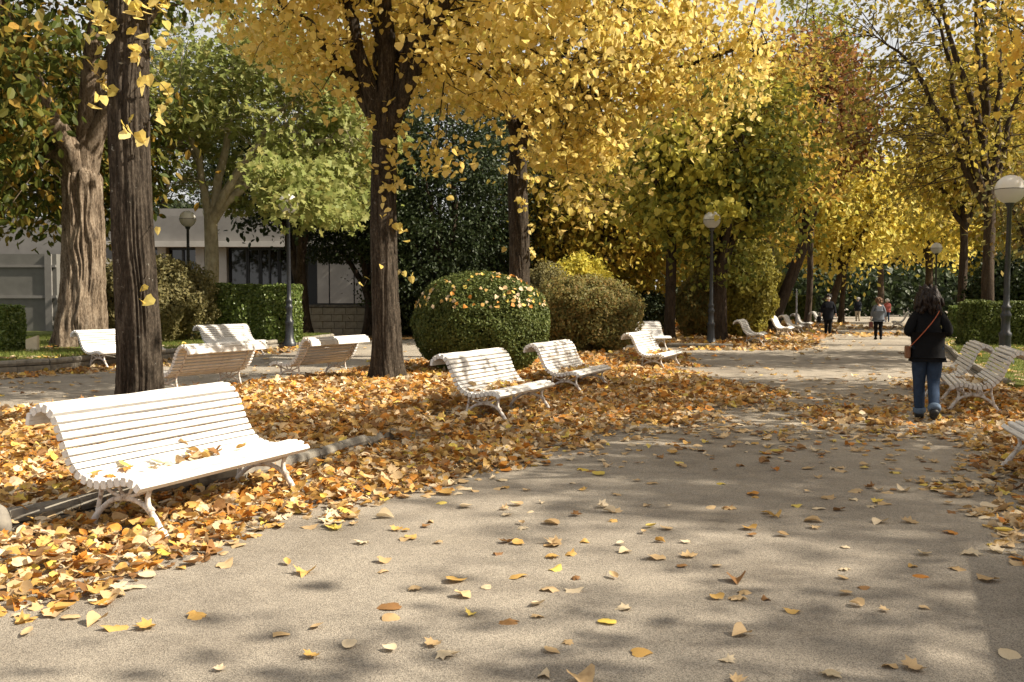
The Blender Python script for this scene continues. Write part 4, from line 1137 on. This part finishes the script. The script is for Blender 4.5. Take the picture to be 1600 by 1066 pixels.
def person(label, x, y, yaw, h, pose, cj, ct, chair, cshoe, hair_long, seed, skirt=0, extras=(), mask=False, group=None, jk_len=.86, broad=1.0):
    """local +Y is the way the figure walks; pose: dict of joint positions in units of body height 1.65"""
    k = h / 1.65
    root = empty('person', (x, y, 0), yaw); tag(root, label, 'person', group)
    root.scale = (k, k, k)
    J = dict(pelvis=(0, 0, .93), waist=(0, .0, 1.06), chest=(0, .0, 1.24), neckb=(0, -.005, 1.385), neck=(0, .005, 1.44), headl=(0, .03, 1.50), head=(0, .015, 1.565), headt=(0, .01, 1.61),
             shL=(-.155, 0, 1.345), shR=(.155, 0, 1.345), elL=(-.21, -.03, 1.09), elR=(.21, -.03, 1.09), wrL=(-.2, .06, .88), wrR=(.2, .06, .88),
             hipL=(-.085, 0, .88), hipR=(.085, 0, .88), knL=(-.09, .04, .49), knR=(.09, .0, .48), anL=(-.09, 0, .085), anR=(.09, -.18, .10), toL=(-.095, .14, .03), toR=(.095, -.06, .03))
    J.update(pose)
    J = {a: np.array(b, float) for a, b in J.items()}
    names = ['pelvis', 'waist', 'chest', 'neckb', 'neck', 'headl', 'head', 'headt', 'shL', 'shR', 'elL', 'elR', 'wrL', 'wrR', 'hipL', 'hipR', 'knL', 'knR', 'anL', 'anR', 'toL', 'toR']
    rad = dict(pelvis=(.125, .095), waist=(.115, .085), chest=(.14, .10), neckb=.06, neck=.052, headl=.062, head=(.078, .092), headt=.062, shL=.055, shR=.055, elL=.04, elR=.04, wrL=.028, wrR=.028,
               hipL=.085, hipR=.085, knL=.055, knR=.055, anL=.03, anR=.03, toL=.02, toR=.02)
    V = [J[n] for n in names]; Rr = [rad[n] for n in names]
    ix = {n: i for i, n in enumerate(names)}
    E = [('pelvis', 'waist'), ('waist', 'chest'), ('chest', 'neckb'), ('neckb', 'neck'), ('neck', 'headl'), ('headl', 'head'), ('head', 'headt'), ('chest', 'shL'), ('chest', 'shR'), ('shL', 'elL'), ('shR', 'elR'), ('elL', 'wrL'), ('elR', 'wrR'),
         ('pelvis', 'hipL'), ('pelvis', 'hipR'), ('hipL', 'knL'), ('hipR', 'knR'), ('knL', 'anL'), ('knR', 'anR'), ('anL', 'toL'), ('anR', 'toR')]
    E = [(ix[a], ix[b]) for a, b in E]
    # hands: palm and five bent fingers
    for s, (el, wr) in ((-1, ('elL', 'wrL')), (1, ('elR', 'wrR'))):
        d = unit(J[wr] - J[el]); side = unit(np.cross(d, np.array([s, 0, 0.2]))); nrm = np.cross(side, d)
        palm = J[wr] + d * .05; V.append(palm); Rr.append((.030, .018)); ip = len(V) - 1; E.append((ix[wr], ip))
        for q in range(4):
            o_ = side * (.026 - .0175 * q); ln = (.038, .043, .040, .031)[q]
            a = palm + d * .035 + o_; b = a + d * ln * .9 + nrm * .01; c_ = b + d * ln * .6 + nrm * .022
            n0 = len(V); V += [a, b, c_]; Rr += [.009, .008, .0065]; E += [(ip, n0), (n0, n0 + 1), (n0 + 1, n0 + 2)]
        a = palm + side * .034 - d * .005; b = a + side * .018 + d * .03 + nrm * .012
        n0 = len(V); V += [a, b]; Rr += [.010, .008]; E += [(ip, n0), (n0, n0 + 1)]
    body = link('body', skin_mesh('body', V, E, Rr, SKIN), root)
    # face
    fc = Geo()
    hp = J['head']
    for s in (-1, 1): fc.lathe([(0, -.012), (.011, 0), (0, .012)], 8, 0, hp + [s * .032, .083, 0])
    fc.build('eye', M['white'], body, True)
    fc = Geo(); fc.tube([hp + [0, .088, .005], hp + [0, .108, -.028], hp + [0, .09, -.04]], [.008, .014, .008], 6); fc.build('nose', SKIN, body, True)
    fc = Geo(); fc.tube([hp + [-.022, .08, -.062], hp + [0, .09, -.062], hp + [.022, .08, -.062]], [.004, .008, .004], 6)
    fc.build('mouth', surf('lip', [(.35, .13, .11), (.4, .16, .13)], 10), body, True)
    fc = Geo()
    for s in (-1, 1): fc.tube([hp + [s * .083, -.002, -.03], hp + [s * .096, -.008, 0], hp + [s * .086, -.004, .025]], [.008, .014, .008], 6)
    fc.build('ear', SKIN, body, True)
    # jacket
    jn = ['hem', 'pelvis', 'waist', 'chest', 'neckb', 'neck', 'shL', 'shR', 'elL', 'elR', 'wrL', 'wrR']
    JJ = dict(J); JJ['hem'] = np.array([0, J['pelvis'][1], jk_len])
    JJ['neck'] = J['neck'] - [0, 0, .02]
    for s, e in (('wrL', 'elL'), ('wrR', 'elR')): JJ[s] = J[s] - unit(J[s] - J[e]) * .01
    b_ = broad
    jr = dict(hem=(.215 * b_, .175 * b_), pelvis=(.205 * b_, .165 * b_), waist=(.175 * b_, .135 * b_), chest=(.185 * b_, .14 * b_), neckb=.085, neck=.07, shL=.082, shR=.082, elL=.064, elR=.064, wrL=.048, wrR=.048)
    je = [('hem', 'pelvis'), ('pelvis', 'waist'), ('waist', 'chest'), ('chest', 'neckb'), ('neckb', 'neck'), ('chest', 'shL'), ('chest', 'shR'), ('shL', 'elL'), ('shR', 'elR'), ('elL', 'wrL'), ('elR', 'wrR')]
    jx = {n: i for i, n in enumerate(jn)}
    link('jacket', skin_mesh('jacket', [JJ[n] for n in jn], [(jx[a], jx[b]) for a, b in je], [jr[n] for n in jn], cj, root=1), root)
    # trousers
    tn = ['pelvis', 'hipL', 'hipR', 'thL', 'thR', 'knL', 'knR', 'anL', 'anR']
    TJ = dict(J); TJ['pelvis'] = J['pelvis'] - [0, 0, .03]; TJ['thL'] = J['hipL'] * .5 + J['knL'] * .5; TJ['thR'] = J['hipR'] * .5 + J['knR'] * .5
    trd = dict(pelvis=(.11, .10), hipL=.115, hipR=.115, thL=.108, thR=.108, knL=.078, knR=.078, anL=.068, anR=.068)
    te = [('pelvis', 'hipL'), ('pelvis', 'hipR'), ('hipL', 'thL'), ('hipR', 'thR'), ('thL', 'knL'), ('thR', 'knR'), ('knL', 'anL'), ('knR', 'anR')]
    tx = {n: i for i, n in enumerate(tn)}
    link('trousers', skin_mesh('trousers', [TJ[n] for n in tn], [(tx[a], tx[b]) for a, b in te], [trd[n] for n in tn], ct), root)
    # shoes
    for s in 'LR':
        a, t = J['an' + s], J['to' + s]; hl = a + (a - t) * .25 * np.array([1, 1, 0]); hl[2] = max(.035, min(a[2], t[2]) if a[2] < .12 else a[2] - .04)
        dv = unit((t - a) * np.array([1, 1, 0])); pit = (t[2] - .03) - (a[2] - .085)
        line = [a - dv * .062 + [0, 0, -.04], a - dv * .05 + [0, 0, -.035], a + [0, 0, -.03], a + dv * .07 + [0, 0, -.038 + pit * .4], t - dv * .03 + [0, 0, .014], t + dv * .03 + [0, 0, .006], t + dv * .055]
        Geo().tube(line, [.02, .048, .058, .052, .046, .036, .012], 12).build('shoe', cshoe, root, True)
    # hair
    rng = np.random.default_rng(seed)
    hg = Geo()
    hc = hp + [0, -.012, .012]
    for i in range(420 if hair_long else 260):
        v = unit(rng.normal(size=3))
        if v[1] > .35 and v[2] < .45: continue
        if v[2] < (-.7 if hair_long else -.35): continue
        p0 = hc + v * np.array([.074, .09, .08])
        ln = (.105 if hair_long else .05) * rng.uniform(.6, 1.2)
        p1 = p0 + v * ln * .32 + [0, 0, -ln * .2] + rng.normal(size=3) * .018
        p2 = p1 + v * ln * .12 + [0, 0, -ln * (.75 if hair_long else .3)] + rng.normal(size=3) * .02
        p3 = p2 + [0, 0, -ln * .5] + rng.normal(size=3) * .015 - v * .03
        hg.tube([p0, p1, p2, p3], [.026, .027, .022, .008], 5)
    hg.build('hair', chair, root, True)
    if mask:
        mg = Geo(); c0 = hp + [0, .04, -.045]
        V2 = []
        for a in np.linspace(-1.25, 1.25, 9):
            for zz, rr_ in ((-.045, .055), (-.01, .068), (.03, .066)):
                V2.append(c0 + [math.sin(a) * (rr_ + .014), math.cos(a) * rr_ * .95, zz])
        mg.quads(V2, [[i * 3 + j, i * 3 + j + 1, (i + 1) * 3 + j + 1, (i + 1) * 3 + j] for i in range(8) for j in range(2)])
        mg.build('face_mask', M['white'], root, True)
    for f in extras: f(root, J)
    return root

jeans = cloth('blue_jeans', (.026, .043, .078), .9, 18)
blackc = cloth('black_cloth', (.006, .006, .007))
def strap(root, J):
    q = Geo()
    q.tube(bez(np.array([.12, -.10, 1.40]), np.array([.08, -.19, 1.30]), np.array([-.1, -.215, 1.08]), np.array([-.235, -.12, .92]), 14), .006, 6)
    q.tube(bez(np.array([.12, -.10, 1.40]), np.array([.11, .0, 1.46]), np.array([.06, .12, 1.36]), np.array([-.02, .155, 1.2]), 10), .006, 6)
    q.build('bag_strap', surf('rust_leather', [(.30, .07, .03), (.38, .10, .04)], 20, .5), root, True)
def small_bag(root, J):
    q = Geo(); q.box((-.235, -.01, .86), (.06, .17, .16)); o = q.build('shoulder_bag', surf('brown_leather', [(.14, .06, .03), (.2, .09, .04)], 20, .5), root)
    md = o.modifiers.new('b', 'BEVEL'); md.width = .02; md.segments = 2
def cuffs(root, J):
    m = cloth('pale_denim', (.10, .14, .20))
    for s in 'LR':
        a = J['an' + s]; k_ = J['kn' + s]; d = unit(k_ - a)
        Geo().tube([a - d * .005, a + d * .01, a + d * .055, a + d * .065], [.068, .078, .078, .068], 14).build('turned_cuff', m, root, True)
person('dark haired woman in black jacket and blue jeans with a thin red bag strap', 5.31, 12.25, R(-15), 1.68,
       dict(elL=(-.245, -.06, 1.10), elR=(.245, -.06, 1.10), wrL=(-.12, .16, 1.10), wrR=(.12, .16, 1.12), knL=(-.08, .10, .50), anL=(-.06, .16, .085), toL=(-.065, .30, .03), knR=(.08, .04, .48), anR=(.055, -.24, .16), toR=(.06, -.14, .055)),
       blackc, jeans, surf('dark_brown_hair', [(.008, .004, .003), (.018, .009, .006)], 40, .55, .35), surf('black_shoe', [(.01, .01, .01), (.02, .02, .02)], 20, .5), True, 201, extras=(strap, small_bag, cuffs), jk_len=.80, broad=1.0)
def tote(root, J):
    q = Geo(); q.box((.36, .02, .66), (.13, .34, .26)); o = q.build('handbag', blackc, root)
    md = o.modifiers.new('b', 'BEVEL'); md.width = .03; md.segments = 2
    Geo().tube(bez(np.array([.36, -.08, .78]), np.array([.33, -.06, .98]), np.array([.33, .1, .98]), np.array([.36, .12, .78]), 10), .009, 6).build('bag_handle', blackc, root, True)
person('man in dark clothes and a white face mask walking towards the benches', 13.40, 40.7, R(172), 1.74,
       dict(elL=(-.25, -.02, 1.1), elR=(.25, -.02, 1.1), wrL=(-.28, .06, .88), wrR=(.27, .08, .9), anL=(-.05, .08, .085), toL=(-.055, .2, .03), knL=(-.07, .06, .49), knR=(.07, -.02, .48), anR=(.05, -.14, .11)),
       cloth('navy_black', (.008, .009, .013)), blackc, surf('black_hair', [(.01, .008, .007), (.02, .016, .014)], 40, .6), surf('black_boot', [(.008, .008, .008), (.016, .016, .016)], 20, .5), False, 202, mask=True, extras=(tote,), jk_len=.62, broad=1.12)
def hand_bag(root, J):
    q = Geo(); q.box((-.27, .05, .60), (.12, .26, .22)); o = q.build('handbag', surf('oxblood_leather', [(.11, .03, .025), (.16, .05, .04)], 20, .5), root)
    md = o.modifiers.new('b', 'BEVEL'); md.width = .02; md.segments = 2
    Geo().tube(bez(np.array([-.27, -.04, .70]), np.array([-.26, -.02, .86]), np.array([-.26, .12, .86]), np.array([-.27, .14, .70]), 10), .008, 6).build('bag_handle', blackc, root, True)
person('woman in a grey jacket and dark trousers carrying a red brown handbag along the path', 14.12, 37.0, R(-8), 1.60,
       dict(elL=(-.235, -.03, 1.1), elR=(.235, -.04, 1.1), wrL=(-.26, .04, .90), wrR=(.25, .03, .88), anL=(-.085, .02, .085), anR=(.085, -.1, .10)),
       cloth('grey_wool', (.13, .145, .17)), blackc, surf('auburn_hair', [(.11, .055, .03), (.2, .11, .06)], 40, .6), surf('black_shoe', [(.008, .008, .008), (.016, .016, .016)], 20, .5), False, 203, extras=(hand_bag,), jk_len=.80, broad=1.12)
person('distant man in a dark top and pale trousers on the far path', at(1340, 68), 68.0, R(-10), 1.66, dict(anR=(.09, -.12, .1)), cloth('dark_navy', (.012, .014, .022)), cloth('beige_trousers', (.38, .33, .26)),
       surf('grey_hair', [(.25, .24, .23), (.35, .34, .33)], 40, .6), surf('tan_shoe', [(.15, .1, .06), (.2, .14, .09)], 20, .5), False, 204, jk_len=.86, broad=1.1)
person('distant white haired person in a pink top and blue trousers on the far path', at(1386, 66), 66.0, R(-10), 1.55, dict(anR=(.09, -.1, .1)), cloth('salmon_knit', (.36, .11, .10)), jeans,
       surf('white_hair', [(.6, .58, .55), (.7, .68, .66)], 40, .6), surf('black_shoe', [(.01, .01, .01), (.02, .02, .02)], 20, .5), False, 205, jk_len=.86, broad=1.12)

# ------------------------------------------------------------------ fallen leaves
def side_of_kerb(P):
    """distance from the bed kerb towards the path (positive) or into the bed (negative)"""
    K = np.array(KERB + [(3.7, 27.5)])
    d = seg_dist(P, [tuple(k) for k in K])
    xk = np.interp(P[:, 1], K[:, 1], K[:, 0])
    return np.where(P[:, 0] > xk, d, -d)

def litter_density(P):
    x, y = P[:, 0], P[:, 1]
    D = np.zeros(len(P))
    n1 = vnoise(x * .9 + 60, y * .9 + 60, 7); n2 = vnoise(x * 2.6 + 90, y * 2.6 + 30, 8)
    nz = .6 * n1 + .4 * n2
    t = side_of_kerb(P)
    wid = np.interp(y, [0, 4.7, 6.5, 8.4, 10, 12, 14, 15.5, 17, 19, 21, 26], [1.6, 1.65, 1.6, 1.75, 2.2, 3.0, 4.0, 4.2, 3.6, 2.2, 1.5, 1.0])
    e = (wid + (nz - .5) * 1.4 - t)
    dens_path = np.clip(e / .7, 0, 1)
    D = np.where(t > 0, np.maximum(D, dens_path), D)
    # thinner carpet across the path
    across = np.exp(-((y - 13.2 + .1 * x) / 2.4) ** 2) * np.clip((6.6 - x) / 2, 0, 1) * (t > 0)
    D = np.maximum(D, across * np.clip(nz * 1.5 - .18, 0, 1) * .85)
    inb = inpoly(P, BED); D = np.where(inb, 1.0, D)
    # bench row on the other side
    xb = 5.2 + .307 * (y - 8.2)
    s = x - xb
    right = np.clip((s + 1.5 + (nz - .5) * 1.6) / .8, 0, 1) * np.clip((19 - y) / 2.5, 0, 1) * np.clip((y - 4.8) / 1.6, 0, 1) * np.clip((4.5 - s) / 1.5, 0, 1)
    D = np.maximum(D, right * .85)
    # far leaf bands beside the benches and over the path
    xf = 8.3 + .385 * (y - 33)
    far = np.clip((2.6 - np.abs(x - xf - .3)) / 1.2, 0, 1) * (y > 29) * (y < 62)
    D = np.maximum(D, far * .7)
    band = np.exp(-((y - 42) / 2.3) ** 2) * (x > 5) * .65 + np.exp(-((y - 52) / 3) ** 2) * (x > 5) * .6
    D = np.maximum(D, band * (.4 + nz))
    # other bank: the left path's borders
    lx = np.array([-15.5, -12.4, -9.9, -8.2, -7.0, -6.6]); ly = np.array([14.2, 17.0, 20.3, 26.5, 31.5, 35.5])
    xl = np.interp(y, ly, lx); dl = x - xl
    D = np.maximum(D, np.clip((1.6 + (nz - .5) - dl) / .8, 0, 1) * (dl > -.05) * (y > 12) * (y < 36) * .75)
    K2 = [(-10, 6.6), (-7.4, 11.0), (-5.0, 15.2), (-3.4, 19.0), (-2.6, 21.2), (-.4, 27.4)]
    dleft = seg_dist(P, K2)
    D = np.maximum(D, np.where(~inb & (t < 0), np.clip((.9 + (nz - .5) * 1.5 - dleft) / .6, 0, 1), 0))
    lawn = inpoly(P, LAWN_L) | inpoly(P, LAWN_R)
    D = np.where(lawn, .10 + .12 * (n2 > .6), D)
    D = np.where(inpoly(P, ISL), .8, D)
    D = np.where(inpoly(P, BED_R) , np.maximum(D, .7), D)
    return D

def ground_z(P):
    z = np.zeros(len(P))
    z = np.where(inpoly(P, BED), BED_Z, z)
    z = np.where(inpoly(P, LAWN_L), .23, z)
    z = np.where(inpoly(P, LAWN_R), .10, z)
    z = np.where(inpoly(P, ISL), .09, z)
    z = np.where(inpoly(P, BED_R), .07, z)
    return z

rng = np.random.default_rng(77)
zones = [((-9, 3.6), (8, 9.5), 460, .077), ((-10, 9.5), (10, 16), 230, .092), ((-13, 16), (11, 24), 120, .12), ((-15, 24), (18, 36), 44, .16), ((-2, 36), (26, 62), 10, .27)]
PP = []; SZ = []; DN = []
for (a, b, n_, s_) in zones:
    area = (b[0] - a[0]) * (b[1] - a[1])
    Q = rng.uniform(a, b, (int(area * n_), 2))
    # only where the camera could look, with a margin
    Q = Q[np.abs(Q[:, 0]) < Q[:, 1] * .56 + 1.6]
    dn = litter_density(Q)
    sparse = np.where(Q[:, 1] < 7, 1.9, 2.8) / n_ * (Q[:, 1] < 20) + .012
    k = rng.random(len(Q)) < np.maximum(dn, sparse)
    PP.append(Q[k]); DN.append(dn[k]); SZ.append(s_ * np.where((dn[k] < .4) & (Q[k][:, 1] < 9), 1.2, 1) * np.clip(rng.lognormal(0, .28, k.sum()), .45, 1.4))
PP = np.concatenate(PP); SZ = np.concatenate(SZ); DN = np.concatenate(DN)
tk = side_of_kerb(PP)
heap = np.where((DN > .5), .045, 0.0) * np.clip(DN, 0, 1) + np.where((tk > -.4) & (tk < .6) & (PP[:, 1] > 10.2) & (PP[:, 1] < 24), .07, 0) + np.where((tk > 0) & (tk < 1.2) & (PP[:, 1] < 9.5), .02, 0)
Zl = ground_z(PP) + .012 + heap * rng.random(len(PP)) * 1.3
n = len(PP)
tilt = np.where(DN > .4, .45, .12)
nr = unit(np.c_[rng.normal(size=(n, 2)) * tilt[:, None], np.ones(n)])
az = rng.uniform(0, 6.28, n)
Rm = frames(nr, np.c_[np.cos(az), np.sin(az), np.zeros(n)])
var = rng.choice(len(GROUND_SHAPES), n, p=GROUND_W)
pal_dense = np.array([.27, .24, .17, .16, .12, .04]); pal_path = np.array([.13, .40, .04, .16, .23, .04])
colr = np.where(DN > .45, rng.choice(6, n, p=pal_dense), rng.choice(6, n, p=pal_path))
flip = rng.random(n) < .35
Rm[flip, :, 2] *= -1; Rm[flip, :, 0] *= -1
Pl = np.c_[PP, Zl]
# leaves lying on the bench seats
bx = []
for bi, cnt in ((0, 26), (1, 60), (2, 46), (3, 34), (8, 30), (9, 22), (10, 4)):
    x, y, z, yw, _ = BN[bi]; a = R(yw)
    for _k in range(cnt):
        lx = np.clip(rng.normal(.12 if bi == 0 else 0, .36), -.85, .85); s = rng.normal(-.36, .07)
        hh = np.interp(-s, [-q for q, _ in PROF[:12]], [w for _, w in PROF[:12]]) + .03 + rng.random() * .02
        ly = s + SIT
        bx.append((x + math.cos(a) * lx - math.sin(a) * ly, y + math.sin(a) * lx + math.cos(a) * ly, z + hh))
bx = np.array(bx); nb = len(bx)
Pl = np.vstack([Pl, bx]); on_bench = np.r_[np.zeros(n, bool), np.ones(nb, bool)]
SZ = np.r_[SZ, rng.uniform(.08, .13, nb)]
nrb = unit(np.c_[rng.normal(size=(nb, 2)) * .35, np.ones(nb)]); azb = rng.uniform(0, 6.28, nb)
Rm = np.concatenate([Rm, frames(nrb, np.c_[np.cos(azb), np.sin(azb), np.zeros(nb)])])
var = np.r_[var, rng.choice(len(GROUND_SHAPES), nb, p=GROUND_W)]; colr = np.r_[colr, rng.choice(6, nb, p=[.25, .3, .1, .1, .15, .1])]; DN = np.r_[DN, np.ones(nb)]
# leaves caught on top of the clipped bush
nt_ = 240
v = unit(rng.normal(size=(nt_, 3)) * [1, 1, .6]); v[:, 2] = np.abs(v[:, 2]) * .8 + .35; v = unit(v)
kk = (np.abs(v) ** 2.2).sum(1) ** (-1 / 2.2)
bp = np.array([-.62, 19.5, BED_Z + .95]) + v * kk[:, None] * np.array([1.39, 1.26, 1.07])
Pl = np.vstack([Pl, bp]); SZ = np.r_[SZ, rng.uniform(.05, .11, nt_)]; azb = rng.uniform(0, 6.28, nt_)
Rm = np.concatenate([Rm, frames(unit(v + rng.normal(size=(nt_, 3)) * .3), np.c_[np.cos(azb), np.sin(azb), np.zeros(nt_)])])
var = np.r_[var, rng.choice(5, nt_)]; colr = np.r_[colr, rng.choice(6, nt_, p=[.25, .2, .1, .05, .25, .15])]; DN = np.r_[DN, np.ones(nt_)]; on_bench = np.r_[on_bench, np.zeros(nt_, bool)]
on_bush = np.zeros(len(Pl), bool); on_bush[-nt_:] = True

# the leaves that show largest are things of their own
f = Pl[:, 1]; px = 800 + 1500 * Pl[:, 0] / f
py = 468 + 1500 * (CAM_H - Pl[:, 2]) / f
vis = (px > 4) & (px < 1596) & (py < 1060)
# where leaves lie in a heap only some are seen whole: loose ones first
show = np.where(vis, SZ / f * np.where(DN < .45, 1.6, 1.0) * np.where(on_bench, 1.2, 1), -1)
big = np.argsort(-show)[:300]
WORDS = dict(ochre='ochre', tan='tan', orange='orange', brown='brown', pale='pale buff', yellow='yellow')
gm = {}
for b in big:
    key = (int(var[b]), int(colr[b]))
    if key not in gm:
        tv, tf = NEAR_SHAPES[key[0]]
        gm[key] = Geo().add(tv, tf).mesh('fallen_leaf', FM[key[1]], True)
    o = link('fallen_leaf', gm[key])
    mt = Matrix(Rm[b].tolist()).to_4x4(); mt.translation = Vector(Pl[b]); o.matrix_world = mt @ Matrix.Scale(float(SZ[b]), 4)
    qx, qy = Pl[b][0], Pl[b][1]
    if on_bench[b]:
        place = 'on the seat of the big white bench' if qy < 9 else 'on the seat of a smaller white bench'
    elif DN[b] > .45:
        place = 'in litter under the big white bench' if (abs(qx + 2.3 - (qy - 7) * .38) < .8 and qy < 8.2) else ('in litter along the kerb past the big bench' if qx < 1.5 and qy > 7 else ('in litter before the big white bench' if qx < 1.5 else 'in brown litter by the cut off bench'))
    else:
        place = ('near the picture bottom' if qy < 5.0 else ('on mid path gravel' if qy < 7.2 else 'on the farther gravel')) + (' on the bench side' if qx < -.7 else (' near the square shadow' if qx > 1.7 else ' halfway across'))
    size = 'small ' if SZ[b] < .085 else ('large ' if SZ[b] > .12 else '')
    shp = 'lobed' if 5 <= var[b] < 10 else ('slender' if var[b] >= 10 else 'rounded')
    tag(o, f'{size}{WORDS[FK[colr[b]]]} {shp} fallen leaf {place}', 'leaf', f'{size}{WORDS[FK[colr[b]]]} {shp} leaves {place}')
rest = np.setdiff1d(np.arange(len(Pl)), big)
gq = Geo()
for v_ in range(len(GROUND_SHAPES)):
    k = rest[(var[rest] == v_) & (Pl[rest, 1] < 10)]
    gq.stamp(*NEAR_SHAPES[v_], Pl[k], Rm[k], SZ[k], colr[k])
    k = rest[(var[rest] == v_) & (Pl[rest, 1] >= 10)]
    gq.stamp(*GROUND_SHAPES[v_], Pl[k], Rm[k], SZ[k], colr[k])
o = gq.build('fallen_leaves', FM, None, True)
tag(o, 'carpet of fallen autumn leaves over the beds and path edges', 'leaves', None, 'stuff')
print('fallen leaves', len(Pl))
